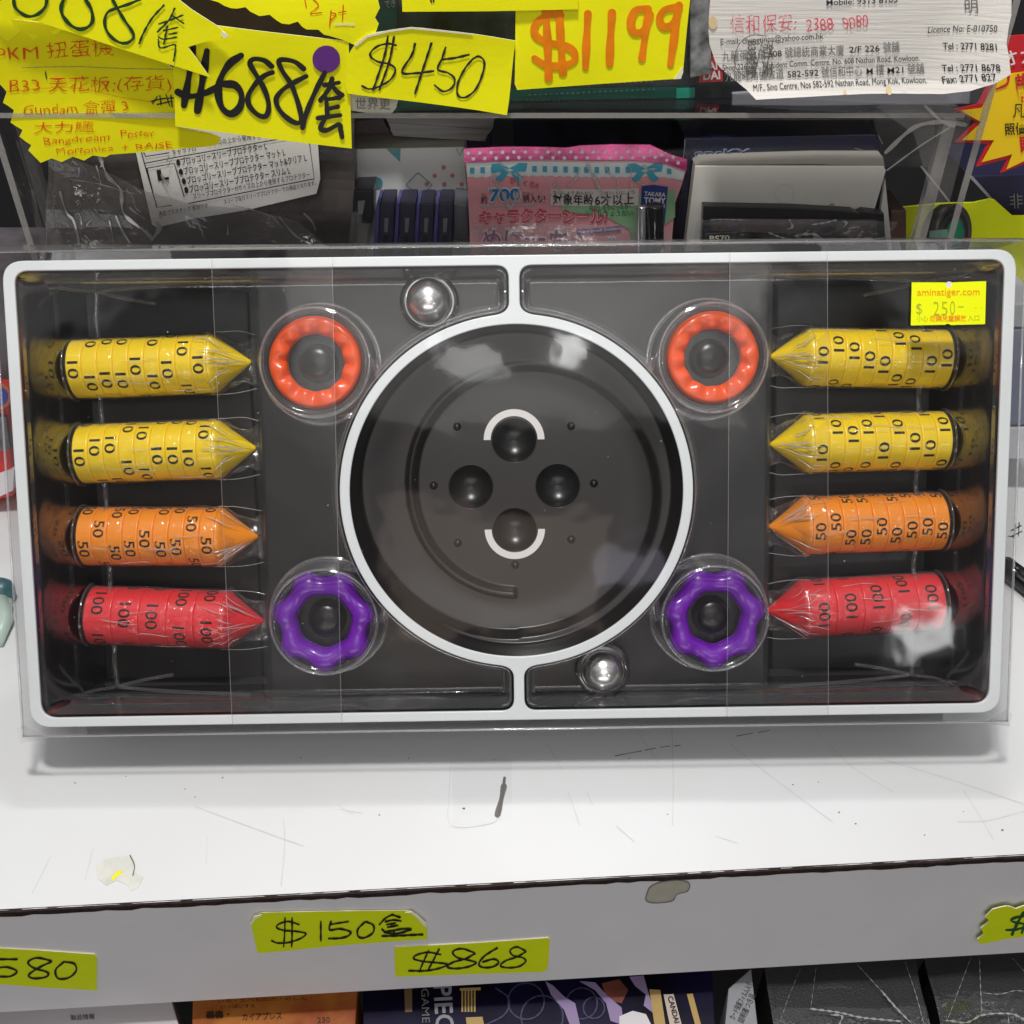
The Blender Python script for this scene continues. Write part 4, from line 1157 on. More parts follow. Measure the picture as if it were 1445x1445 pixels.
# business card
pl = vplane(YC, .0022, bend=lambda x, y: .0005 * math.sin(x * .02) + .010 * max(0, (x - 1300) / 120 + (y - 60) / 200) ** 2 * (x > 1250) + 0.004 * max(0, (y - 105) / 30) ** 2 * (y > 105))
M_card = mat("laid_white_card", lin(232, 228, 222), .7, .2, noise=.05, nscale=260, bump=.5, bscale=260, stretch=(.12, 1, 3.0))
t = card("business_card", "worn off-white business card with a curled corner, phone numbers and a round stamp", pl, [(168, -40), (160, 60), (158, 130), (162, 180), (185, 250), (222, 290), (265, 325), (310, 360), (345, 394), (560, 386), (800, 376), (1000, 373), (1100, 368), (1200, 350), (1290, 315), (1350, 272), (1350, 200), (1346, 160), (1358, 100), (1372, 50), (1380, -40)], C_, K, M_card, cat="business card", group=None)
write(pl, [("Mobile: 9313 8105", 640, 22, 928, 8, 24, .006), ("E-mail: chungtinpa@yahoo.com.hk", 207, 180, 627, 158, 25), ("Shop 226, 2/F., President Comm. Centre, No. 608 Nathan Road, Kowloon.", 215, 286, 1017, 245, 25),
           ("M/F., Sino Centre, Nos 582-592 Nathan Road, Mong Kok, Kowloon.", 338, 364, 1043, 332, 25), ("Licence No: E-010750", 1050, 132, 1315, 116, 27, 0, .2),
           ("Tel : 2771 8281", 1110, 196, 1310, 187, 27, .008), ("Tel : 2771 8678", 1104, 284, 1316, 264, 27, .008), ("Fax: 2771 827", 1104, 330, 1300, 300, 27, .008)], M_dkprint, t, org=C_, sc=K, off=.0006)
write(pl, [("明", 1200, 45, 1250, 43, 44)], M_greyprint, t, org=C_, sc=K, off=.0006)
for it in (("九龍彌敦道", 212, 246, 392, 236, 34), ("號總統商業大廈", 470, 232, 712, 222, 34), ("號舖", 872, 210, 936, 206, 34), ("九龍旺角彌敦道", 225, 326, 465, 316, 34), ("號信和中心", 620, 312, 785, 305, 34), ("樓", 842, 302, 875, 300, 34), ("號舖", 970, 297, 1035, 293, 34)):
    write(pl, [it], M_greyprint, t, org=C_, sc=K, off=.0006)
for it in (("608", 402, 232, 457, 228, 26, .008), ("2/F 226", 733, 215, 856, 208, 26, .008), ("582-592", 480, 315, 607, 308, 26, .008), ("M", 803, 303, 828, 302, 26, .004), ("M21", 888, 299, 952, 295, 26, .004)):
    write(pl, [it], M_dkprint, t, org=C_, sc=K, off=.0006)
write(pl, [("信和保安:", 245, 128, 515, 122, 60, -.016), ("2388", 558, 128, 668, 122, 52, -.012), ("9080", 710, 122, 812, 108, 52, -.012)], M_pinkink, t, org=C_, sc=K, off=.0007, wob=2.4)
M_stamp = mat("grey_stamp_ink", lin(104, 102, 100), .7, .1)
strokes(pl, [[(395, 145), (330, 142), (285, 175), (264, 230), (275, 285), (320, 315), (345, 305)], [(378, 165), (362, 220), (345, 300)], [(418, 170), (400, 240), (385, 300)]], 3.0, M_stamp, t, org=C_, sc=K, off=.0007, smooth=True)
write(pl, [("B33號舖", 318, 165, 312, 300, 34, .01), ("新天", 382, 175, 376, 310, 36)], M_stamp, t, org=C_, sc=K, off=.0008)
M_stain = mat("tea_stain", lin(228, 204, 160), .8, .1)
for (x, y, r) in ((175, 90, 18), (888, 362, 11), (710, 368, 6)):
    sheet("stain", pl, circle_pts(x, y, r, 14, r * 1.5), M_stain, t, off=.0005, th=.0001, org=C_, sc=K, step=4)

# ---- goods in the upper tier
M_dkgreen = mat("dark_green_print", lin(10, 74, 62), .4, .4, noise=.2, nscale=80)
M_dkbox = mat("black_glossy_box", lin(24, 26, 28), .25, .5, noise=.3, nscale=60, col2=lin(44, 50, 50))
pu = vplane(YC + .030)
t = thing("goods_box", "dark box with a green band lying behind the 1199 card", "goods box", loc=tuple(pu.at(850, 80)))
slab("box_body", pu, [(560, -20), (1130, -30), (1120, 138), (560, 150)], .08, M_dkbox, t, bevel=.0008)
sheet("green_band", pu, [(240, 380), (700, 362), (1445, 352), (1445, 396), (700, 408), (240, 440)], M_dkgreen, t, off=.0006, th=.0004, org=B_, sc=K)
sheet("green_band", pu, [(1370, 358), (1445, 354), (1445, 394), (1370, 398)], mat("teal_print", lin(20, 140, 118), .4), t, off=.0012, th=.0004, org=B_, sc=K)
strokes(pu, [[(760 + 22 * k, 352 - k), (766 + 22 * k, 352 - k)] for k in range(24)] + [[(770 + 22 * k, 384 - k), (776 + 22 * k, 384 - k)] for k in range(24)], 4, M_greyprint, t, org=B_, sc=K, off=.001, name="dot_pattern")
sheet("badge", pu, [(122, 232), (215, 222), (215, 330), (118, 335)], mat("red_badge", lin(190, 36, 44), .4), t, off=.0008, th=.0004, org=C_, sc=K)
write(pu, [("BAN", 136, 282, 215, 278, 34, .03), ("DAI", 136, 322, 205, 318, 34, .03)], mat("badge_white", lin(220, 215, 215), .5), t, org=C_, sc=K, off=.0014)
pu2 = vplane(YC + .022)
t = thing("goods_box", "black box with faint small print behind the 450 card", "goods box", loc=tuple(pu2.at(600, 30)))
slab("box_body", vplane(YC + .034), [(505, -25), (745, -25), (742, 155), (480, 160)], .08, mat("dark_slate_box", lin(46, 50, 52), .35, .5, noise=.4, nscale=50, col2=lin(28, 62, 56)), t, bevel=.0008)
write(vplane(YC + .034), [("できぐ", 185, 30, 250, 22, 26)], M_greyprint, t, org=B_, sc=K, off=.0006)
sheet("price_strip", vplane(YC + .034), [(632, 45), (690, 45), (690, 150), (632, 140)], mat("pale_strip", lin(150, 150, 140), .6), t, off=.0006, th=.0003, org=B_, sc=K)
write(vplane(YC + .034), [("税込きせかえ", 652, 60, 650, 145, 26)], M_dkprint, t, org=B_, sc=K, off=.001)
t = thing("paper_slip", "creased white paper slip printed with large grey characters under the 450 card", "paper slip", loc=tuple(pu2.at(530, 145)))
sheet("paper", vplane(YC, .0005), [(0, 385), (80, 388), (240, 398), (228, 440), (205, 470), (120, 462), (30, 448), (-20, 440)], mat("cream_paper", lin(206, 204, 190), .75, .15, noise=.1, nscale=150), t, org=B_, sc=K)
write(vplane(YC, .0005), [("世界更", 62, 440, 205, 442, 36)], M_greyprint, t, org=B_, sc=K, off=.0004)
M_greyc = mat("grey_carton", lin(150, 150, 158), .5, .4, noise=.08, nscale=60)
t = thing("carton", "pale grey carton lying on the case's middle shelf behind the business card", "carton", loc=tuple(pu.at(1250, 130)))
slab("carton_body", vplane(YC + .028), [(255, 380), (545, 360), (1232, 330), (1222, 425), (540, 434), (255, 430)], .09, M_greyc, t, org=C_, sc=K, bevel=.0006)
t = thing("goods_box", "dark brown goods behind the zigzag cards at the case's top", "goods box", loc=tuple(pu.at(300, 40)))
slab("box_body", vplane(YC + .04), [(150, -25), (505, -25), (490, 165), (300, 165)], .06, mat("brown_black_box", lin(58, 46, 42), .4, .4, noise=.4, nscale=40), t, bevel=.0008)
t = thing("figure_box", "silver and black printed box beside the 1199 card's torn corner", "goods box", loc=tuple(pu.at(985, 60)))
slab("box_body", vplane(YC + .024), [(974, -25), (1004, -25), (1004, 105), (974, 110)], .05, mat("silver_black_box", lin(150, 152, 155), .3, .5, noise=.9, nscale=140, col2=lin(20, 20, 22)), t, bevel=.0006)

# ---- goods in the lower tier
PZ = lambda d, pitch=0.0: vplane(YC + d, pitch=pitch)
# sleeve pack
t = thing("sleeve_pack", "crinkled clear bag with a white printed label marked L", "card sleeve pack", loc=tuple(PZ(.02).at(300, 270)))
M_bag = clear("clear_bag", 0.07, 0.08, haze=0.14, hazecol=(0.42, 0.39, 0.38, 1), bump=1.0, bscale=55, edge=0.9)
M_bagd = mat("grey_sleeves", lin(104, 96, 94), .45, .4, noise=.5, nscale=30, bump=.6, bscale=40, col2=lin(50, 47, 48))
pb = vplane(YC + .030, bend=wavy(.05, .06, 1, .0012))
sheet("sleeve_body", pb, [(80, 130), (250, 150), (500, 130), (500, 345), (495, 380), (60, 380), (75, 260)], M_bagd, t, th=.012)
pb2 = vplane(YC + .0245, bend=wavy(.06, .08, 2, .0008))
M_lab = mat("white_label", lin(238, 236, 236), .6, .3)
pl = vplane(YC + .026)
sheet("label", pl, [(520, 470), (1285, 400), (1300, 640), (1306, 730), (1290, 790), (1000, 858), (800, 890), (640, 928), (620, 915)], M_lab, t, org=A_, sc=K)
write(pl, [("●ブロッコリースリーブプロテクター L", 722, 676, 1090, 606, 25, .012), ("●ブロッコリースリーブプロテクター マット L", 733, 714, 1165, 632, 25, .012),
           ("●ブロッコリースリーブプロテクター マット&クリア L", 745, 752, 1252, 654, 25, .012), ("●ブロッコリースリーブプロテクター スリム L", 755, 788, 1185, 706, 25, .012)], M_ink, t, org=A_, sc=K, off=.0004)
write(pl, [("スリーブプロテクターMサイズの上から使用するプロテクター", 790, 810, 1265, 720, 19), ("スリーブ及びスリーブプロテクターでの検証となります。", 915, 830, 1290, 752, 15), ("フラコの上から使用する", 850, 596, 1065, 560, 19), ("キャラプロ", 705, 632, 800, 612, 22),
           ("再生プラスチック 素材です", 650, 880, 850, 845, 16), ("サイズ", 662, 752, 692, 748, 11)], M_dkprint, t, org=A_, sc=K, off=.0004)
write(pl, [("L", 645, 735, 690, 728, 42, .05)], M_ink, t, org=A_, sc=K, off=.0004)
for ln in ([(570, 590), (590, 665), (640, 840)], [(590, 665), (720, 640), (1260, 545)], [(1258, 545), (1282, 728), (770, 828)], [(600, 685), (712, 665), (752, 800)], [(600, 685), (640, 845), (700, 835)], [(580, 600), (595, 637), (690, 622)]):
    strokes(pl, [ln], 4, M_ink, t, org=A_, sc=K, off=.0005, smooth=False, name="printed_line", vary=.02)
sheet("bag_front", pb2, [(70, 205), (140, 240), (195, 266), (260, 285), (335, 292), (420, 312), (455, 345), (440, 378), (60, 378)], M_bag, t, th=.0002, step=9)
M_glint = clear("painted_glint", 0.5, 0.10, haze=0.62, hazecol=(.75, .74, .74, 1), edge=0.95)  # pale strokes of this paint the glints along creases
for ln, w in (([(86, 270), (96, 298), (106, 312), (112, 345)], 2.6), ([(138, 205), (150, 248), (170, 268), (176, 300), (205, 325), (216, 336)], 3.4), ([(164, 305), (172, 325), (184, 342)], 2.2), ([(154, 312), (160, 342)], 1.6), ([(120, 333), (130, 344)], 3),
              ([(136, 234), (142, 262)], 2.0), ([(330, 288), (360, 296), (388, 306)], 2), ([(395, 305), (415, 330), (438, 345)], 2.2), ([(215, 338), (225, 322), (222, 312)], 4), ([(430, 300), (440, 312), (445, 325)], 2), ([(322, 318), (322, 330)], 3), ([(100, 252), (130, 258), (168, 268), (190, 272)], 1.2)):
    strokes(pb2, [ln], w, M_glint, t, name="crease_glint", off=.0009, vary=.5)
rnd = random.Random(21)
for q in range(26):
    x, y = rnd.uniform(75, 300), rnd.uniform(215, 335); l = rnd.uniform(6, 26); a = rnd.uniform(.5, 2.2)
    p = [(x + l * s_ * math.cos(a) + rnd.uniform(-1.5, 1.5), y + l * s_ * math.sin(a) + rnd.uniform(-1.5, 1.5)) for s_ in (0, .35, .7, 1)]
    if p[-1][1] < 344: strokes(pb2, [p], rnd.uniform(.6, 1.8), M_glint, t, name="crease_glint", off=.0010, vary=.6)
# white carton with dots
t = thing("carton", "white carton printed with teal shapes and pink dots behind the dark cases", "carton", loc=tuple(PZ(.05).at(570, 300)))
pw = PZ(.048)
slab("carton_body", pw, [(0, 450), (970, 430), (1030, 1290), (0, 1290)], .04, mat("white_carton", lin(226, 228, 230), .5, .3, noise=.04, nscale=60), t, org=(480, 130), sc=5.558, bevel=.0006)
M_teal = mat("teal_ink", lin(70, 150, 165), .5); M_pinkdot = mat("pink_dot_ink", lin(206, 120, 135), .5)
O3, K3 = (480, 130), 5.558
sheet("printed_dot", pw, circle_pts(291, 708, 42, 28), M_teal, t, off=.0005, th=.0002, org=O3, sc=K3, step=5)
strokes(pw, [[(612, 628), (720, 724), (625, 824), (518, 722), (612, 628)]], 7, M_teal, t, org=O3, sc=K3, off=.0005, smooth=False, name="printed_line", vary=.02)
sheet("printed_triangle", pw, [(365, 445), (475, 442), (470, 545)], M_teal, t, off=.0005, th=.0002, org=O3, sc=K3, step=6)
strokes(pw, [[(915, 440), (935, 500), (968, 440)]], 6, M_teal, t, org=O3, sc=K3, off=.0005, smooth=False, name="printed_line", vary=.02)
for (x, y) in ((742, 653), (880, 652), (680, 718), (817, 720), (953, 720), (754, 787), (890, 788), (812, 588), (826, 850)):
    sheet("printed_dot", pw, circle_pts(x, y, 17, 18), M_pinkdot, t, off=.0005, th=.0002, org=O3, sc=K3, step=5)
t = thing("sticker_triangle", "small faded red triangle on a clear sheet beside the sleeve pack label", "sticker", loc=tuple(PZ(.02).at(466, 240)))
sheet("triangle", PZ(.044), [(1318, 722), (1348, 660), (1380, 724)], mat("faded_red", lin(180, 92, 104), .6), t, org=A_, sc=K)
# comic stack above
M_paper = mat("book_pages", lin(168, 166, 168), .7, .2, noise=.25, nscale=40, stretch=(.3, .3, 14))
for k, (q, lb) in enumerate((([(355, 200), (1210, 200), (1195, 290), (375, 240)], "topmost thin pale booklet under the case's middle shelf"), ([(375, 240), (1195, 290), (1165, 330), (400, 300)], "middle thin pale booklet under the case's middle shelf"), ([(390, 295), (1165, 320), (1135, 388), (420, 345)], "lowest thin pale booklet, hanging out over the white carton"))):
    o = slab("booklet", PZ(.055 + .002 * k), q, .09, M_paper, None, org=O3, sc=K3, bevel=.0004)
    tag(o, lb, "booklet", "booklets under the middle shelf")
o = slab("pink_pouch", PZ(.070), [(0, 240), (330, 200), (450, 420), (0, 440)], .05, mat("dusty_pink_cloth", lin(112, 92, 98), .6, noise=.5, nscale=50), None, org=O3, sc=K3, bevel=.001)
tag(o, "dusky pink and black printed item above the white carton", "goods box")
o = slab("indigo_box", PZ(.075), [(440, 330), (1180, 350), (1180, 445), (440, 445)], .05, mat("indigo_print", lin(44, 44, 84), .4, noise=.6, nscale=60), None, org=O3, sc=K3, bevel=.001)
tag(o, "dark indigo printed box between the booklets and the white carton", "goods box")
# dark blue cases standing in a row
M_ind = mat("indigo_plastic", lin(84, 82, 150), .35, .5, noise=.35, nscale=70); M_ind2 = mat("indigo_plastic_front", lin(44, 42, 66), .35, .5, noise=.3, nscale=60); M_clip = mat("dull_steel_clip", lin(150, 150, 155), .3, .5, metal=.8)
pcs = PZ(.022)
for k, (x0, x1, top) in enumerate(((285, 425, 872), (440, 592, 872), (600, 735, 875), (748, 885, 872))):
    ctr = pcs.at(O3[0] + (x0 + x1) / 2 / K3, O3[1] + 1100 / K3)
    t = thing("card_case", ["dark indigo case standing upright, closest of the four to the black clip case", "bright indigo case standing upright with a long pale slot, second from the black clip case", "darkest indigo case standing upright, third from the black clip case", "indigo case standing upright next to the grey block"][k], "card case", loc=tuple(ctr), group="indigo cases standing in a row")
    slab("case_front", pcs, [(x0 + 28, top), (x1, top - 2), (x1 - 8, 1290), (x0 + 10, 1290)], .020, M_ind2, t, org=O3, sc=K3, bevel=.0008)
    slab("case_spine", PZ(.0225), [(x0, top + 6), (x0 + 27, top), (x0 + 8, 1290), (x0 - 28, 1290)], .020, M_ind, t, org=O3, sc=K3, bevel=.0005)
    cx_ = (x0 + x1) / 2 + 10
    slab("slot", PZ(.0215), [(cx_ - 18, 990), (cx_ + 16, 990), (cx_ + 6, 1100), (cx_ - 20, 1100)], .001, M_clip if k % 2 else M_greyprint, t, org=O3, sc=K3)
    slab("catch", PZ(.0215), [(cx_ - 24, 1130), (cx_ + 10, 1130), (cx_ + 2, 1180), (cx_ - 30, 1190)], .001, M_dkbox, t, org=O3, sc=K3)
t = thing("clip_case", "black and clear plastic clip case standing beside the indigo cases", "clip case", loc=tuple(pcs.at(508, 310)))
slab("case_body", pcs, [(105, 775), (262, 768), (250, 1030), (170, 1040), (95, 945)], .02, mat("black_plastic", lin(30, 29, 34), .3, .5), t, org=O3, sc=K3, bevel=.0008)
slab("clear_half", PZ(.021), [(90, 945), (170, 940), (175, 1035), (225, 1040), (205, 1290), (50, 1290)], .02, clear("clear_clip", .08, .1, haze=.25, hazecol=(.4, .39, .38, 1), bump=.4, bscale=80), t, org=O3, sc=K3, bevel=.0008)
slab("clip", PZ(.0205), [(140, 855), (195, 850), (175, 960), (138, 960)], .001, M_clip, t, org=O3, sc=K3)
slab("clip", PZ(.0205), [(165, 1030), (228, 1036), (226, 1046), (165, 1044)], .001, M_clip, t, org=O3, sc=K3)
o = slab("grey_block", PZ(.026), [(890, 870), (1000, 885), (1010, 1170), (890, 1165)], .03, mat("slate_grey_block", lin(88, 92, 98), .4, .4, noise=.2, nscale=30), None, org=O3, sc=K3, bevel=.001)
tag(o, "smooth slate grey block between the indigo cases and the pink pack", "block")

# pink sticker pack
O4, K4 = (640, 190), 4.25
pk = vplane(YC + .020, bend=wavy(.03, .05, 1.5, .0010))
t = thing("sticker_pack", "pink foil sticker pack with a dotted magenta seal, teal bows and blue 700", "sticker pack", loc=tuple(pk.at(800, 290)))
body = [(68, 130), (300, 145), (700, 150), (1050, 150), (1250, 165), (1392, 210), (1370, 300), (1330, 420), (1318, 560), (1300, 720), (105, 720), (98, 600), (88, 400), (82, 250)]
sheet("pack_body", pk, body, mat("pink_foil_print", lin(232, 160, 168), .35, .5, noise=.10, nscale=25), t, th=.010, org=O4, sc=K4, step=8)
sheet("seal", pk, [(62, 72), (300, 68), (680, 72), (760, 58), (940, 52), (1180, 58), (1290, 110), (1398, 140), (1395, 208), (1250, 160), (1050, 142), (700, 142), (300, 150), (66, 152)], mat("magenta_foil", lin(200, 60, 130), .22, .6, metal=.35, noise=.55, nscale=70, bump=.8, bscale=60), t, off=.0012, th=.0008, org=O4, sc=K4, step=6)
M_wdot = mat("white_foil_dot", lin(225, 205, 220), .5)
for k in range(19):
    x = 90 + 68 * k; dy = 0 if x < 1180 else (x - 1180) * .22
    for (xx, yy) in ((x, 98 + dy - (4 if 700 < x < 1180 else 0)), (x + 30, 131 + dy - (4 if 700 < x < 1180 else 0))):
        if xx < 1385: sheet("dot", pk, circle_pts(xx, yy, 10.5, 12), M_wdot, t, off=.0016, th=.0002, org=O4, sc=K4, step=4)
lace = [(80, 160), (300, 158), (700, 158), (1050, 158), (1250, 172), (1385, 220), (1372, 268)] + [(1365 - 26 * k, 262 - (0 if k > 9 else 0) - (18 * min(1, k / 6)) + (8 if k % 2 else 0)) for k in range(1, 49)] + [(84, 245)]
sheet("lace_band", pk, lace, mat("pale_lace_print", lin(205, 214, 214), .5), t, off=.0005, th=.0003, org=O4, sc=K4, step=7)
M_teal2 = mat("teal_ribbon_ink", lin(56, 150, 176), .5)
for k in range(20):
    x = 100 + 47 * k * 1.32
    if 230 < x < 440 or 1055 < x < 1240: continue
    y = 185 if x < 1240 else 185 + (x - 1240) * .28
    sheet("ribbon_square", pk, [(x, y), (x + 26, y + (6 if x > 1240 else 0)), (x + 26, y + 36), (x, y + 34)], M_teal2, t, off=.0010, th=.0002, org=O4, sc=K4, step=6)
for bx_ in (335, 1148):
    for sg in (-1, 1):
        sheet("bow", pk, [(bx_, 195), (bx_ + sg * 60, 165), (bx_ + sg * 108, 168), (bx_ + sg * 98, 215), (bx_ + sg * 40, 218)], M_teal2, t, off=.0012, th=.0002, org=O4, sc=K4, step=6)
        sheet("bow", pk, [(bx_, 215), (bx_ + sg * 40, 215), (bx_ + sg * 82, 258), (bx_ + sg * 52, 278), (bx_ + sg * 34, 262)], M_teal2, t, off=.0013, th=.0002, org=O4, sc=K4, step=6)
M_blue7 = mat("blue_print", lin(30, 116, 172), .45); M_whitep = mat("white_outline_print", lin(226, 222, 226), .5)
write(pk, [("700", 206, 402, 408, 402, 84, .075)], M_whitep, t, org=O4, sc=K4, off=.0008)
write(pk, [("700", 214, 398, 400, 398, 76, .03)], M_blue7, t, org=O4, sc=K4, off=.0013)
write(pk, [("約", 165, 408, 202, 408, 40, .01), ("柄入り!", 415, 408, 550, 408, 38, .01), ("やく", 165, 362, 200, 362, 14), ("がらい", 415, 362, 482, 362, 14)], M_ink, t, org=O4, sc=K4, off=.0012)
write(pk, [("びっくり!!", 335, 285, 505, 325, 30, .03)], mat("crimson_print", lin(206, 70, 96), .5), t, org=O4, sc=K4, off=.0012)
strokes(pk, [[(160 + 20 * k, 428 + (6 if k % 2 else -2)) for k in range(18)]], 6, mat("pale_teal_print", lin(160, 190, 196), .5), t, org=O4, sc=K4, off=.0011)
sheet("text_panel", pk, [(582, 325), (1110, 318), (1108, 425), (582, 428)], mat("pale_pink_panel", lin(222, 214, 210), .5), t, off=.0008, th=.0002, org=O4, sc=K4, step=9)
sheet("green_panel", pk, [(650, 428), (1330, 330), (1330, 500), (1090, 660), (1050, 560), (900, 480), (650, 460)], mat("pale_green_print", lin(140, 186, 140), .5), t, off=.0006, th=.0002, org=O4, sc=K4, step=9)
write(pk, [("対象年齢", 595, 415, 838, 413, 52, .012), ("6才以上", 848, 413, 1082, 408, 52, .012)], M_ink, t, org=O4, sc=K4, off=.0013)
write(pk, [("たいしょう ねんれい", 600, 355, 835, 352, 18), ("さい いじょう", 905, 352, 1085, 348, 18)], M_ink, t, org=O4, sc=K4, off=.0013)
write(pk, [("はがしたりはったり", 815, 446, 1045, 440, 26, .02), ("シールちょうだい", 790, 478, 1075, 478, 26, .02)], mat("dark_green_ink", lin(30, 126, 60), .5), t, org=O4, sc=K4, off=.0013)
M_crim = mat("crimson_outline", lin(196, 60, 92), .5)
write(pk, [("キャラクターシール!", 155, 532, 920, 512, 62, .05)], M_crim, t, org=O4, sc=K4, off=.0010)
write(pk, [("キャラクターシール!", 162, 526, 912, 508, 50, .0)], mat("pink_print", lin(236, 160, 172), .5), t, org=O4, sc=K4, off=.0015)
write(pk, [("めに", 165, 680, 420, 680, 105, .06), ("ーち", 425, 680, 695, 680, 105, .06), ("シール", 705, 690, 1005, 690, 84, .05)], M_whitep, t, org=O4, sc=K4, off=.0009)
write(pk, [("めに", 172, 672, 412, 672, 92, .015), ("ーち", 432, 672, 688, 672, 92, .015), ("シール", 712, 682, 998, 682, 72, .0)], mat("plum_print", lin(150, 60, 122), .5), t, org=O4, sc=K4, off=.0014)
sheet("purple_strip", pk, [(735, 562), (1000, 540), (1005, 565), (740, 588)], mat("violet_strip", lin(130, 84, 150), .5), t, off=.0009, th=.0002, org=O4, sc=K4, step=9)
write(pk, [("Many Small Stickers", 745, 580, 1000, 558, 17, .01)], M_whitep, t, org=O4, sc=K4, off=.0013)
sheet("blue_badge", pk, [(1128, 305), (1200, 298), (1285, 312), (1276, 440), (1265, 540), (1120, 530)], mat("navy_badge", lin(32, 58, 132), .45), t, off=.0010, th=.0002, org=O4, sc=K4, step=9)
write(pk, [("TAKARA", 1142, 362, 1270, 372, 27, .02), ("TOMY", 1140, 405, 1272, 412, 34, .03), ("A R T S", 1142, 432, 1268, 442, 22, .02)], M_whitep, t, org=O4, sc=K4, off=.0014)
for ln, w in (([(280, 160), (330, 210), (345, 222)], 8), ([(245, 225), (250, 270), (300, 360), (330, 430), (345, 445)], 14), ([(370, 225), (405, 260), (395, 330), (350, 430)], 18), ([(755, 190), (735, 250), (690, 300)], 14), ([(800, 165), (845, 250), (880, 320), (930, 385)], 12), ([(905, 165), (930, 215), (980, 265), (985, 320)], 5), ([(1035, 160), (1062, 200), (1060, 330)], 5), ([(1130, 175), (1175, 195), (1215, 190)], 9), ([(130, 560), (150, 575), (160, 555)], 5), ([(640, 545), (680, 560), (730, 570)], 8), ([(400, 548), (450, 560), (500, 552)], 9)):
    strokes(pk, [ln], w, M_glint, t, name="foil_crease_glint", org=O4, sc=K4, off=.0022, vary=.6)  # glints painted along the foil's creases
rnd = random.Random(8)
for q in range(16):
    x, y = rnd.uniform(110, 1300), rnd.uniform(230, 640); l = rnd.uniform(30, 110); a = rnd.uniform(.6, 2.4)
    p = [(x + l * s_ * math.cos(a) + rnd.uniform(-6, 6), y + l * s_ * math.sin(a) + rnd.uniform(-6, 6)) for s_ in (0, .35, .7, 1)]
    if 90 < p[-1][0] < 1300: strokes(pk, [p], rnd.uniform(2.5, 8), M_glint, t, name="foil_crease_glint", org=O4, sc=K4, off=.0022, vary=.7)
sheet("bag_front", pk, [(105, 530), (560, 525), (1100, 520), (1300, 560), (1290, 720), (110, 720)], M_bag if False else clear("clear_bag2", .05, .05, haze=.05, bump=.8, bscale=40), t, off=.0030, th=.0002, org=O4, sc=K4)
# silver and black tubes
M_silver = mat("brushed_silver", (0.55, 0.55, 0.56, 1), .22, .5, metal=1.0); M_blackg = mat("gloss_black_plastic", lin(16, 16, 18), .15, .6)
def vtube(name, label, x0, x1, y0, y1, d, m, org, sc, cat, mcap=None, slant=0.0):
    pt = PZ(d); a, b = pt.at(org[0] + x0 / sc, org[1] + y0 / sc), pt.at(org[0] + x1 / sc, org[1] + y0 / sc)
    r = np.linalg.norm(b - a) / 2; top = (a + b) / 2; bot = pt.at(org[0] + ((x0 + x1) / 2 + slant) / sc, org[1] + y1 / sc)
    t = thing(name, label, cat, loc=tuple(bot))
    h = top[2] - bot[2]
    V, Fc = lathe([(r, 0), (r, h - r * .12), (r * .96, h - r * .03), (r * .9, h), (0.0001, h)], 32); V = V + bot
    for v in V: v[0] += (top[0] - bot[0]) * (v[2] - bot[2]) / h
    mesh("tube_body", V, Fc, m, t, True)
    if mcap is not None:
        V, Fc = lathe([(r * 1.02, h * .06), (r * 1.02, h * .17)], 32); mesh("silver_band", V + bot, Fc, mcap, t, True)
    return t
vtube("metal_tube", "short shiny silver tube in front of the pink pack", 1098, 1165, 425, 720, .008, M_silver, O4, K4, "tube")
vtube("lipstick_tube", "glossy black tube with a silver band in front of the pink pack", 1155, 1262, 420, 720, .0075, M_blackg, O4, K4, "tube", M_silver)
# navy box with outlined lettering, grey-white card, clear wrapped black pack
O5, K5 = (940, 150), 3.803
pn = PZ(.034)
t = thing("navy_box", "navy blue glossy box with outlined lettering and worn corners behind the grey card", "goods box", loc=tuple(pn.at(1100, 260)))
slab("box_body", pn, [(100, 172), (1135, 148), (1165, 275), (1210, 780), (35, 780), (75, 480)], .05, mat("navy_gloss", lin(24, 26, 48), .22, .6, noise=.3, nscale=60, bump=.2, bscale=90), t, org=O5, sc=K5, bevel=.0008)
M_navyline = mat("pale_blue_outline", lin(160, 172, 205), .5)
write(pn, [("ensKY", 150, 268, 452, 264, 40, .03)], M_navyline, t, org=O5, sc=K5, off=.0005)
write(pn, [("ensKY", 153, 266, 449, 262, 36, .004)], mat("navy_fill", lin(26, 34, 74), .4), t, org=O5, sc=K5, off=.0009)
strokes(pn, [[(100, 176), (98, 220), (85, 330)], [(1136, 152), (1160, 200)], [(1010, 222), (1060, 235)], [(1062, 232), (1052, 268)]], 4, M_greyprint, t, org=O5, sc=K5, off=.0006, name="worn_edge")
pn2 = PZ(.024)
t = thing("grey_card", "off-white card sheet with a faint pencil circle and a thick rounded top edge", "card sheet", loc=tuple(pn2.at(1100, 290)))
M_offw = mat("offwhite_board", lin(222, 220, 212), .65, .2, noise=.05, nscale=60)
slab("card_body", pn2, [(155, 320), (1168, 322), (1180, 345), (1115, 570), (1110, 780), (100, 780)], .008, M_offw, t, org=O5, sc=K5, bevel=.0005)
slab("card_top", PZ(.0245), [(150, 318), (185, 290), (800, 272), (1165, 272), (1176, 330), (800, 312), (200, 318)], .010, mat("grey_board_edge", lin(150, 146, 138), .7, .2), t, org=O5, sc=K5, bevel=.0006)
slab("side_flap", PZ(.0235), [(1175, 390), (1150, 575), (1195, 770), (1212, 770), (1192, 560)], .003, M_offw, t, org=O5, sc=K5)
strokes(pn2, [circle_pts(635, 468, 50, 26) + [(685, 470)]], 1.6, mat("pencil", lin(186, 184, 176), .7), t, org=O5, sc=K5, off=.0004, name="pencil_circle")
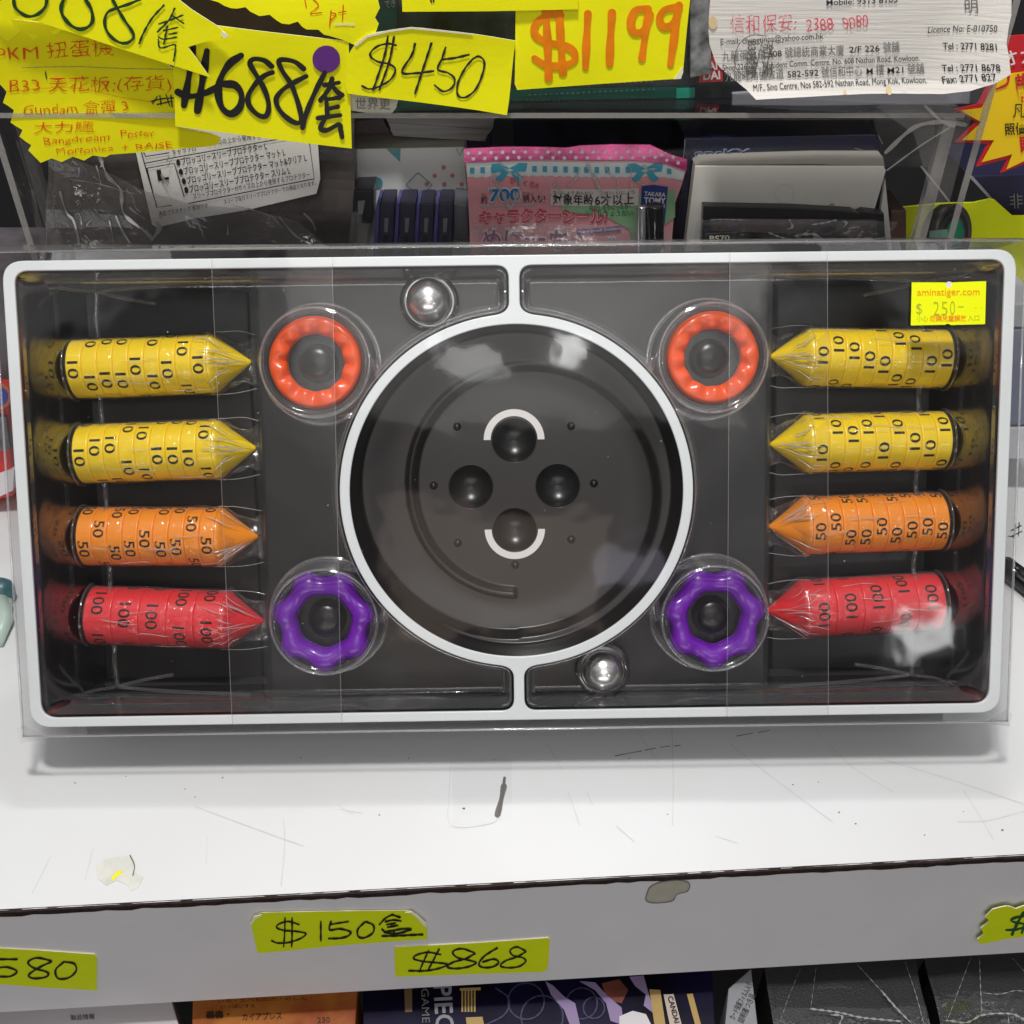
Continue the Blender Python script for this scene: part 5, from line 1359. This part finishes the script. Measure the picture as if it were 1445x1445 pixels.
strokes(pn2, [[(425, 540), (445, 522)], [(490, 542), (512, 536)], [(790, 552), (812, 545)], [(870, 560), (878, 530), (898, 525), (890, 560)]], 4, M_ink, t, org=O5, sc=K5, off=.0004)
pn3 = PZ(.016)
t = thing("wrapped_pack", "black pack in shiny clear wrap printed BS70 in front of the off-white card", "wrapped pack", loc=tuple(pn3.at(1100, 330)))
slab("pack_body", pn3, [(200, 535), (690, 545), (1000, 562), (1030, 575), (1060, 562), (1170, 575), (1180, 780), (190, 780)], .006, mat("black_pack", lin(22, 22, 24), .3, .5), t, org=O5, sc=K5, bevel=.0005)
sheet("photo_panel", pn3, [(235, 600), (1130, 605), (1130, 700), (240, 665)], mat("brownish_print", lin(104, 84, 86), .4, noise=.7, nscale=60, col2=lin(36, 34, 36)), t, off=.0006, th=.0002, org=O5, sc=K5)
write(pn3, [("BS70", 232, 720, 340, 716, 30, .02)], M_cardedge, t, org=O5, sc=K5, off=.0010)
write(pn3, [("BANDAI NAMCO", 745, 735, 1005, 738, 24, .02)], M_cardedge, t, org=O5, sc=K5, off=.0012)
strokes(pn3, [[(215, 680), (370, 672), (362, 738), (205, 738), (215, 680)], [(735, 712), (1030, 710), (1025, 745)], [(735, 712), (700, 700)]], 3.5, M_greyprint, t, org=O5, sc=K5, off=.0010, smooth=False, name="printed_line")
sheet("clear_wrap", vplane(YC + .0148, bend=wavy(.08, .1, 1, .0006)), [(160, 612), (700, 605), (1240, 615), (1200, 700), (1195, 780), (150, 780)], clear("shiny_wrap", .08, .04, haze=.04, bump=1.2, bscale=90), t, th=.0002, org=O5, sc=K5, step=8)
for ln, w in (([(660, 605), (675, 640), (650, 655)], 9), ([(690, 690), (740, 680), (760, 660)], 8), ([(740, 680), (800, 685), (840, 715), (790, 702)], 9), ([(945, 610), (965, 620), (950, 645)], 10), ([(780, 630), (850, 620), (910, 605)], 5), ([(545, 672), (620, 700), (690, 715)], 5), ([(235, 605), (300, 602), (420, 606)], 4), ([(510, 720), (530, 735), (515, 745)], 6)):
    strokes(vplane(YC + .0138), [ln], w, M_glint, t, name="crease_glint", org=O5, sc=K5, off=.0012, vary=.6)  # glints painted on the clear wrap
# things further back in the lower tier
o = slab("stack_of_sleeves_box", PZ(.075), [(480, 40), (1050, 20), (1010, 150), (480, 120)], .05, mat("lilac_pages", lin(120, 112, 118), .6, noise=.3, nscale=40, stretch=(.3, .3, 12)), None, org=O5, sc=K5, bevel=.0008)
o.name = "booklet"; tag(o, "lilac-grey booklet behind the navy box under the middle shelf", "booklet")
o = slab("black_figure_box", PZ(.09), [(-820, 40), (470, 40), (470, 200), (-820, 300)], .04, mat("black_navy_print", lin(16, 16, 24), .4, noise=.6, nscale=60, col2=lin(34, 38, 64)), None, org=O5, sc=K5, bevel=.0008)
o.name = "goods_box"; tag(o, "black and navy printed box in deep shade behind the pink sticker pack", "goods box")
o = slab("grey_panel_box", PZ(.085), [(1100, 20), (1440, 20), (1440, 330), (1160, 330)], .04, mat("dim_grey_box", lin(96, 96, 96), .5, noise=.2, nscale=40), None, org=O5, sc=K5, bevel=.0008)
o.name = "carton"; tag(o, "dim grey carton seen through the taped corner of the case", "carton")
o = slab("dark_panel_box", PZ(.05), [(1205, 560), (1290, 560), (1290, 780), (1205, 780)], .03, mat("brown_print", lin(70, 44, 34), .5, noise=.5, nscale=90), None, org=O5, sc=K5, bevel=.0008)
o.name = "goods_box"; tag(o, "small brown printed box beside the clear wrapped pack", "goods box")

# ------------------------------------------------------------------ right of the case
ys1 = vplane(YC + .10)
O6, K6 = (1250, 0), 4.0145
M_star = mat("yellow_poster", lin(246, 206, 16), .5, .4); M_starred = mat("red_poster", lin(206, 36, 46), .5, .4)
t = thing("star_sign", "red and yellow star-burst price poster beside the display case", "poster", loc=tuple(ys1.at(1415, 120)))
sheet("red_border", ys1, [(700, 205), (860, 190), (860, 900), (650, 980), (690, 900), (510, 945), (575, 815), (395, 805), (510, 690), (385, 620), (520, 590), (600, 430)], M_starred, t, org=O6, sc=K6, th=.001, step=10)
sheet("yellow_field", ys1, [(640, 410), (690, 415), (800, 400), (860, 395), (860, 870), (680, 955), (712, 870), (540, 915), (610, 790), (430, 790), (540, 690), (420, 625), (540, 608), (615, 470)], M_star, t, off=.0012, th=.0005, org=O6, sc=K6, step=10)
write(ys1, [("才", 668, 372, 752, 345, 62, .02), ("ス", 765, 355, 830, 340, 62, .02)], mat("poster_white", lin(236, 226, 222), .5), t, org=O6, sc=K6, off=.0012)
write(ys1, [("凡凶", 712, 655, 850, 655, 66, .0), ("照價賠", 668, 755, 850, 745, 54, .01)], M_ink, t, org=O6, sc=K6, off=.0020)
write(ys1, [("龍", 745, 560, 830, 545, 120, .03), ("賠", 755, 850, 840, 840, 70, .03)], M_starred, t, org=O6, sc=K6, off=.0020)
strokes(ys1, [[(690, 415), (680, 470), (620, 500)]], 14, M_starred, t, org=O6, sc=K6, off=.0018)
yn = vplane(YC + .14)
t = thing("navy_carton", "navy blue carton with a pale edge behind the round black lamp", "carton", loc=tuple(yn.at(1420, 280)))
slab("carton_body", yn, [(480, 1000), (900, 985), (900, 1240), (700, 1240)], .06, mat("navy_carton_print", lin(34, 32, 62), .4, .4), t, org=O6, sc=K6, bevel=.001)
sheet("pale_edge", yn, [(470, 1000), (490, 995), (605, 1125), (590, 1130)], M_greyc, t, off=.0006, th=.0004, org=O6, sc=K6)
write(yn, [("非", 700, 1172, 775, 1168, 66)], M_greyprint, t, org=O6, sc=K6, off=.0008)
yy = vplane(YC + .13)
o = sheet("neon_board", yy, [(60, 1180), (300, 1155), (500, 1150), (590, 1130), (620, 1135), (720, 1225), (860, 1225), (860, 1750), (60, 1750)], M_neon2, None, th=.002, org=O6, sc=K6, step=16)
tag(o, "neon green-yellow board standing behind the round black lamp", "board")
# round black lens-like lamp
pr = vplane(YC + .055)
t = thing("round_speaker", "black round cup-shaped device lying beside the case under the star-burst poster", "device", loc=tuple(pr.at(1350, 320)))
c0 = pr.at(1250 + 390 / K6, 1330 / K6); r = np.linalg.norm(pr.at(1250 + 540 / K6, 1330 / K6) - c0)
ax = Vector((0.55, -.75, .35)).normalized(); q = Vector((0, 0, 1)).rotation_difference(ax).to_matrix()
def turned(profile, n=48): 
    V, Fc = lathe(profile, n); return [tuple(np.array(q @ Vector(v)) + c0) for v in V], Fc
V, Fc = turned([(r * 1.02, -r * .75), (r * 1.14, -r * .55), (r * 1.15, -r * .1), (r * 1.08, 0.0), (r * 1.0, r * .03), (r * .97, -r * .02), (r * .86, -r * .05)]); mesh("cup", V, Fc, mat("dark_rubber", lin(52, 50, 48), .45, .4, noise=.15, nscale=90), t, True)
V, Fc = turned([(r * .86, -r * .05), (r * .80, r * .02), (r * .62, r * .05), (r * .58, 0.0)]); mesh("inner_ring", V, Fc, mat("dark_ring", lin(38, 37, 37), .35, .5), t, True)
V, Fc = turned([(r * .58, 0.0), (r * .4, r * .06), (0.0001, r * .09)]); mesh("centre_cap", V, Fc, mat("green_cap", lin(22, 116, 84), .4), t, True)
sheet("label", vplane(YC + .03), [(250, 1310), (350, 1300), (350, 1345), (300, 1352), (245, 1345)], mat("silver_green_label", lin(150, 196, 180), .3), t, org=O6, sc=K6)
# pale boxes further down on the right
yb = vplane(YC + .05)
for k, (q4, col, lb) in enumerate((([(1424, 430), (1470, 428), (1470, 462), (1424, 462)], lin(170, 172, 176), "pale grey strip box beside the clear cover, topmost of three"), ([(1424, 466), (1470, 464), (1470, 600), (1420, 600)], lin(120, 126, 146), "blue-grey box beside the clear cover, under the pale strip box"), ([(1418, 604), (1470, 602), (1470, 648), (1416, 648)], lin(206, 206, 212), "white box lying at the shelf's back under the blue-grey box"))):
    o = slab("storage_box", yb, q4, .12, mat("storage_box_%d" % k, col, .5, .3, noise=.1, nscale=60), None, bevel=.001)
    tag(o, lb, "storage box", "boxes beside the case")
# black pen on the shelf
a, b = P0.at(1408, 806), P0.at(1500, 880)
a, b = a + np.array([0, 0, .0065]), b + np.array([0, 0, .0065])
t = thing("marker_pen", "thick black marker pen lying on the white shelf beside the game", "marker pen", loc=tuple((a + b) / 2))
V, Fc = tube([tuple(a + (b - a) * s_) for s_ in (0, .04, .3, .31, 1)], [.0052, .0064, .0066, .0060, .0060], 24); mesh("pen_body", V, Fc, M_blackg, t, True)
V, Fc = tube([tuple(a + (b - a) * s_ + np.array([-.002, 0, .0062])) for s_ in (.02, .4)], .0011, 8); mesh("pen_clip", V, Fc, M_blackg, t, True)
strokes(P0, [[(1427, 749), (1441, 742)], [(1428, 757), (1442, 750)], [(1433, 740), (1431, 760)], [(1438, 738), (1437, 757)], [(1423, 757), (1430, 758)]], 1.3, M_ink, shelf, off=.0003)

# ------------------------------------------------------------------ left of the case
yl = vplane(YC + .03)
t = thing("toy_box", "red and white toy box with a blue disc at the case's lower corner", "toy box", loc=tuple(yl.at(0, 620)))
slab("box_body", yl, [(-60, 560), (12, 560), (18, 700), (-60, 720)], .06, mat("red_box", lin(206, 52, 44), .4, .4), t, bevel=.001)
slab("white_panel", vplane(YC + .028), [(-60, 690), (20, 662), (18, 692), (-60, 730)], .004, M_whitep, t)
slab("grey_panel", vplane(YC + .027), [(-60, 575), (8, 590), (14, 635), (-60, 640)], .004, mat("grey_figure_print", lin(120, 116, 120), .5, noise=.6, nscale=90), t)
sheet("blue_disc", vplane(YC + .025), circle_pts(-2, 560, 13, 24), mat("royal_blue", lin(40, 56, 170), .4), t, th=.001, step=6)
sheet("orange_rim", vplane(YC + .0255), circle_pts(-2, 560, 18, 24), mat("copper_orange", lin(196, 110, 60), .4), t, th=.001, step=6)
t = thing("grey_goods_box", "dim grey printed box behind the clear cover at the case's side", "goods box", loc=tuple(yl.at(0, 470)))
slab("box_body", vplane(YC + .05), [(-60, 380), (40, 380), (34, 555), (-60, 555)], .06, mat("dim_mauve_print", lin(90, 84, 90), .5, noise=.5, nscale=70), t, bevel=.001)
# blue-green trinket on the shelf
c0 = P0.at(2, 855)
t = thing("trinket", "small blue-green and white plastic trinket lying on the white shelf", "trinket", loc=tuple(c0))
M_teal3 = mat("dull_teal_plastic", lin(70, 112, 118), .35, .5, noise=.3, nscale=200); M_palet = mat("pale_green_plastic", lin(186, 206, 196), .35, .5)
V, Fc = lathe([(.0001, .016), (.004, .0155), (.0068, .012), (.0072, .008), (.0062, .003), (.003, .0006)], 28); mesh("head", V + c0 + np.array([.0015, .004, 0]), [f[::-1] for f in Fc], M_teal3, t, True)
c1 = P0.at(2, 915)
V, Fc = tube([tuple(c0 + np.array([.001, 0, .007])), tuple((c0 + c1) / 2 + np.array([.004, 0, .006])), tuple(c1 + np.array([-.001, 0, .004]))], [.005, .0045, .003], 18); mesh("body", V, Fc, M_palet, t, True)
V, Fc = tube([tuple(c0 + np.array([.006, -.002, .006])), tuple(c0 + np.array([.008, -.008, .005])), tuple(c0 + np.array([.005, -.013, .004]))], [.003, .003, .002], 14); mesh("arm", V, Fc, M_palet, t, True)
o = slab("white_box", vplane(YC + .06), [(-60, 705), (30, 700), (30, 768), (-60, 768)], .10, mat("plain_white_box", lin(214, 214, 216), .5), None, bevel=.001)
tag(o, "plain white box at the shelf's back under the red toy box", "box")

# ------------------------------------------------------------------ price labels on the shelf's front board
M_lbl = mat("lime_yellow_label", lin(216, 232, 20), .6, .25, noise=.05, nscale=60, bump=.2, bscale=200)
def label(lb, poly, lines, w, org, sc, ink, bend=None, off=.0008):
    pl = Plane(eM - b_dir * off, -b_dir, bend)
    ctr = np.mean([pl.at(org[0] + p[0] / sc, org[1] + p[1] / sc) for p in poly], axis=0)
    t = thing("price_label", lb, "price label", loc=tuple(ctr), group="lime price labels on the shelf's front")
    sheet("card", pl, poly, M_lbl, t, org=org, sc=sc, th=.0006, medge=M_cardedge, step=8)
    strokes(pl, lines, w, ink, t, org=org, sc=sc, off=.0004)
    return t, pl
O7, K7 = (340, 1270), 3.211
t, pl = label("lime label lettered 150 with curled white corners", [(42, 95), (60, 70), (95, 58), (280, 54), (500, 50), (745, 48), (770, 52), (795, 72), (818, 100), (842, 118), (845, 178), (640, 192), (420, 208), (240, 228), (75, 242)],
      [[(262, 108), (215, 95), (175, 105), (162, 122), (195, 135), (255, 140), (294, 150), (270, 172), (215, 190), (165, 192), (140, 182)], [(200, 78), (198, 150), (194, 208)], [(232, 80), (232, 150), (230, 208)], [(362, 95), (362, 182)],
       [(408, 95), (402, 132), (450, 128), (496, 142), (485, 160), (450, 170), (398, 172)], [(405, 108), (485, 95)], [(560, 98), (530, 130), (532, 162), (560, 168), (598, 145), (600, 112), (568, 96)],
       [(628, 108), (655, 80), (688, 62)], [(688, 65), (720, 75)], [(655, 95), (690, 88), (725, 92)], [(660, 108), (700, 102)], [(665, 120), (710, 112)], [(640, 130), (660, 140), (730, 128), (770, 128)], [(650, 142), (700, 150), (770, 132)], [(640, 160), (720, 158), (822, 153)], [(690, 135), (700, 158)]], 8, O7, K7, M_ink, off=.0010)
for pts in ([(42, 98), (60, 66), (95, 56), (92, 64), (66, 78), (50, 102)], [(745, 46), (770, 50), (800, 72), (820, 98), (842, 116), (836, 106), (838, 96), (806, 66), (775, 44)]):
    sheet("curled_corner", pl, pts, M_cardedge, t, off=.0012, th=.0004, org=O7, sc=K7, step=8)
t, pl = label("lime label lettered 868 overlapping nothing, hung lowest in the middle of the board", [(695, 222), (700, 214), (1050, 196), (1395, 172), (1400, 180), (1390, 310), (1372, 326), (1050, 336), (705, 348), (698, 335)],
      [[(905, 245), (850, 235), (800, 245), (782, 262), (820, 275), (890, 282), (935, 288), (905, 305), (840, 318), (760, 318)], [(850, 228), (830, 270), (808, 322)], [(898, 220), (872, 270), (846, 318)],
       [(1055, 235), (1000, 218), (960, 232), (980, 258), (1040, 272), (1065, 282), (1030, 300), (970, 308), (935, 300), (960, 280), (1020, 262), (1060, 240)], [(1160, 215), (1105, 250), (1078, 285), (1095, 302), (1140, 300), (1168, 280), (1145, 265), (1095, 278)],
       [(1290, 228), (1250, 210), (1220, 225), (1232, 248), (1275, 258), (1290, 275), (1260, 298), (1210, 304), (1175, 295), (1200, 272), (1250, 255), (1290, 232)]], 7.5, O7, K7, M_ink)
t["label"] = "lime label lettered 868 stuck just below the 150 label"
O8, K8 = (0, 1020), 2.007
label("lime label lettered 580, cut off by the photo's edge", [(-60, 636), (100, 644), (268, 656), (274, 664), (274, 758), (130, 750), (-60, 736)],
      [[(0, 668), (48, 668)], [(-10, 672), (-14, 692), (20, 690), (48, 702), (30, 716), (0, 717)], [(145, 672), (105, 664), (80, 676), (95, 692), (135, 705), (130, 718), (95, 722), (82, 712), (110, 692), (145, 675)], [(180, 676), (158, 698), (165, 722), (195, 720), (216, 700), (210, 680), (182, 675)]], 5, O8, K8, M_ink)
O9, K9 = (1370, 1260), 17.0
label("ragged lime label with a green dollar sign at the board's end", [(345, 580), (520, 400), (700, 350), (860, 320), (950, 335), (1080, 385), (1250, 320), (1500, 290), (1500, 1010), (1100, 1075), (820, 1110), (520, 1180), (260, 1225), (200, 1200), (155, 1120), (310, 985), (240, 850), (430, 690), (420, 650)],
      [[(1275, 545), (1100, 570), (960, 635), (1040, 690), (1180, 715), (1300, 740)], [(850, 880), (1050, 870), (1280, 820)], [(1260, 460), (1120, 700), (985, 985)], [(1400, 470), (1290, 750), (1215, 950)]], 55, O9, K9, mat("bottle_green_ink", lin(14, 78, 44), .5), off=.0030)

# ------------------------------------------------------------------ goods on the lower shelf
ZL = zb - 0.030
def lowplane(z): return Plane((0, 0, z), (0, 0, 1))
o = shelf_o = None
lower = mesh("lower_shelf", [tuple(P0.p + v) for v in (np.array([-.9, -.1, zb - .15]), np.array([.9, -.1, zb - .15]), np.array([.9, .6, zb - .15]), np.array([-.9, .6, zb - .15]))], [(0, 1, 2, 3)], mat("dark_lower_shelf", (0.04, 0.04, 0.042, 1), .6), None)
lower["kind"] = "structure"
def lowbox(name, label, cat, quad, z, h, m, group=None):
    pl = lowplane(z); t = thing(name, label, cat, loc=tuple(np.mean([pl.at(*p) for p in quad], axis=0) - np.array([0, 0, h])), group=group)
    slab("box_body", pl, quad, h, m, t, back=(0, 0, -1), bevel=.0006)
    return t, pl
zt = zb - .020
lowbox("white_box", "plain white carton on the lower shelf under the 580 label", "box", [(-40, 1400), (236, 1390), (262, 1480), (-40, 1490)], zt, .05, mat("white_box_card", lin(222, 216, 218), .5, .3))
bp = lowplane(zt)
_w = [o for o in bpy.data.objects if o.name.startswith("white_box") and o.type == 'EMPTY'][-1]
write(bp, [("製品情報", 100, 1440, 134, 1438, 6)], M_ink, _w, off=.0005)
t, pl = lowbox("card_pack", "orange and gold printed card pack on the lower shelf", "card pack", [(272, 1402), (505, 1392), (498, 1490), (270, 1490)], zt, .05, mat("orange_gold_print", lin(196, 126, 56), .35, .5, noise=.5, nscale=50, col2=lin(150, 70, 40)))
write(pl, [("カイアプレス", 342, 1440, 398, 1438, 8, .01), ("230", 448, 1444, 466, 1443, 8, .0), ("書書・", 291, 1437, 324, 1436, 8, .03), ("・いろ・たべものの・のしん・", 300, 1416, 440, 1411, 4.5), ("いっぱいする", 312, 1424, 360, 1422, 4.5)], mat("brown_ink", lin(70, 40, 20), .5), t, off=.0005)
t, pl = lowbox("game_box", "black and violet game box with smoky swirls on the lower shelf under the 868 label", "game box", [(512, 1392), (1005, 1370), (1012, 1490), (512, 1490)], zt - .004, .05, mat("black_violet_print", lin(10, 8, 16), .3, .5, noise=.7, nscale=22, col2=lin(30, 22, 66)))
O10, K10 = (550, 1370), 3.211
M_lil = mat("lilac_print", lin(156, 136, 178), .5); M_sw = mat("slate_line_print", lin(64, 66, 96), .5); M_gold = mat("gold_print", lin(190, 160, 100), .4)
for ln in (circle_pts(618, 140, 82, 24) + [(700, 140)], circle_pts(690, 210, 95, 24) + [(785, 210)], circle_pts(870, 150, 70, 20) + [(940, 150)], circle_pts(925, 170, 48, 18) + [(973, 170)], [(430, 250), (520, 200), (540, 130), (480, 80)]):
    strokes(pl, [ln], 7, M_sw, t, org=O10, sc=K10, off=.0006, name="printed_swirl")
sheet("printed_wisp", pl, [(705, 50), (740, 70), (790, 120), (840, 150), (865, 260), (820, 260), (790, 180), (730, 110)], M_lil, t, off=.0008, th=.0002, org=O10, sc=K10)
sheet("printed_wisp", pl, [(860, 50), (930, 55), (980, 110), (1050, 170), (1060, 250), (1000, 230), (980, 150), (930, 90)], M_lil, t, off=.0008, th=.0002, org=O10, sc=K10)
sheet("printed_wisp", pl, [(1085, 30), (1150, 25), (1165, 80), (1200, 200), (1150, 160), (1160, 110), (1110, 70)], M_lil, t, off=.0008, th=.0002, org=O10, sc=K10)
sheet("printed_wisp", pl, [(1040, 210), (1100, 185), (1160, 200), (1200, 280), (1040, 280)], M_whitep, t, off=.0010, th=.0002, org=O10, sc=K10)
sheet("printed_wisp", pl, [(960, 60), (1040, 40), (1080, 90), (1050, 150), (1010, 140), (980, 120)], mat("rust_print", lin(140, 76, 60), .5, noise=.4, nscale=80), t, off=.0007, th=.0002, org=O10, sc=K10)
sheet("gold_bar", pl, [(1175, 88), (1225, 92), (1250, 260), (1200, 260)], M_gold, t, off=.0012, th=.0002, org=O10, sc=K10)
sheet("red_bar", pl, [(1240, 112), (1285, 110), (1325, 260), (1270, 260)], mat("cream_red_bar", lin(206, 190, 180), .5), t, off=.0012, th=.0002, org=O10, sc=K10)
sheet("gold_bar", pl, [(66, 80), (102, 80), (102, 190), (70, 192)], mat("dull_gold", lin(120, 96, 70), .5), t, off=.0010, th=.0002, org=O10, sc=K10)
sheet("gold_bar", pl, [(1345, 110), (1372, 108), (1412, 260), (1385, 260)], M_gold, t, off=.0012, th=.0002, org=O10, sc=K10)
write(pl, [("CANDAI", 1258, 125, 1290, 245, 24, .02)], M_ink, t, org=O10, sc=K10, off=.0016)
write(pl, [("GAME", 142, 85, 148, 240, 36, .0)], M_greyprint, t, org=O10, sc=K10, off=.0010)
write(pl, [("PIECE", 200, 70, 215, 330, 82, .02)], M_greyc, t, org=O10, sc=K10, off=.0010)
for k in range(5):
    sheet("gold_bar", pl, [(325 + 14 * k, 90), (333 + 14 * k, 90), (333 + 14 * k, 190), (325 + 14 * k, 190)], M_gold, t, off=.0010, th=.0002, org=O10, sc=K10)
sheet("gold_bar", pl, [(318, 84), (412, 80), (412, 92), (318, 94)], M_gold, t, off=.0013, th=.0002, org=O10, sc=K10)
sheet("gold_bar", pl, [(345, 215), (420, 212), (430, 260), (350, 260)], M_gold, t, off=.0010, th=.0002, org=O10, sc=K10)
M_leather = mat("black_leatherette", lin(28, 27, 28), .45, .4, bump=.8, bscale=900)
O11, K11 = (1000, 1340), 3.247
t, pl = lowbox("plain_carton", "slim grey carton with small print standing beside the black albums", "carton", [(1028, 1395), (1060, 1366), (1073, 1480), (1020, 1480)], zt + .004, .05, mat("grey_print_carton", lin(150, 150, 156), .5))
write(pl, [("カード保護フィルム入り", 1036, 1440, 1062, 1390, 8), ("説明書つき品", 1048, 1445, 1066, 1405, 8)], M_dkprint, t, off=.0005)
M_wrapc = clear("album_wrap", .06, .05, haze=.02, bump=.8, bscale=60)
for k, (q4, lb) in enumerate((([(1078, 1366), (1290, 1352), (1322, 1490), (1098, 1490)], "black stitched leatherette album in clear wrap beside the grey carton"), ([(1304, 1352), (1480, 1344), (1500, 1490), (1340, 1490)], "black stitched leatherette album in clear wrap at the shelf's end"))):
    t, pl = lowbox("card_album", lb, "card album", q4, zt - .002 - .001 * k, .04, M_leather, "black albums on the lower shelf")
    t["group"] = "black albums on the lower shelf"
    st = [[(292, 165), (300, 200), (306, 240), (318, 300), (322, 330)], [(820, 150), (838, 200), (860, 260), (880, 330)]] if k == 0 else [[(1030, 95), (1040, 150), (1060, 220), (1080, 300)]]
    for ln in st:
        c = catmull(ln, 3); strokes(pl, [[tuple(c[i]), tuple(c[min(len(c) - 1, i + 4)])] for i in range(0, len(c) - 4, 8)], 6, M_ink, t, org=O11, sc=K11, off=.0008, name="stitching")
    sheet("clear_wrap", Plane((0, 0, zt + .001), (0, 0, 1), wavy(.06, .08, k, .0008)), q4, M_wrapc, t, th=.0002)
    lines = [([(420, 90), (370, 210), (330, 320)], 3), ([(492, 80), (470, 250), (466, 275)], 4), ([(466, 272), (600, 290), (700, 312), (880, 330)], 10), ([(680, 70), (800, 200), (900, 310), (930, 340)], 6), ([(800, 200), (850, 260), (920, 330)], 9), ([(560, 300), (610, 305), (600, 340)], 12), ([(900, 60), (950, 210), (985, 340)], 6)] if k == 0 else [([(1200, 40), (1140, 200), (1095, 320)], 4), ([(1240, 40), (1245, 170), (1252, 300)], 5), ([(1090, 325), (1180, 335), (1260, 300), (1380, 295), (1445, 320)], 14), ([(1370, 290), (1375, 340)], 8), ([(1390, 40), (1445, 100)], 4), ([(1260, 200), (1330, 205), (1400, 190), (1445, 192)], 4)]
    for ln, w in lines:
        strokes(Plane((0, 0, zt + .0035), (0, 0, 1)), [ln], w * .5, M_glint, t, org=O11, sc=K11, name="crease_glint", vary=.6)  # painted glints of the album wrap

# dark end of the shop behind everything
bw = mesh("back_wall", [(-2.5, 1.45, -1), (2.5, 1.45, -1), (2.5, 1.45, 0.9), (-2.5, 1.45, 0.9)], [(0, 1, 2, 3)], mat("dim_back_wall", (0.03, 0.03, 0.033, 1), .7), None)
bw["kind"] = "structure"
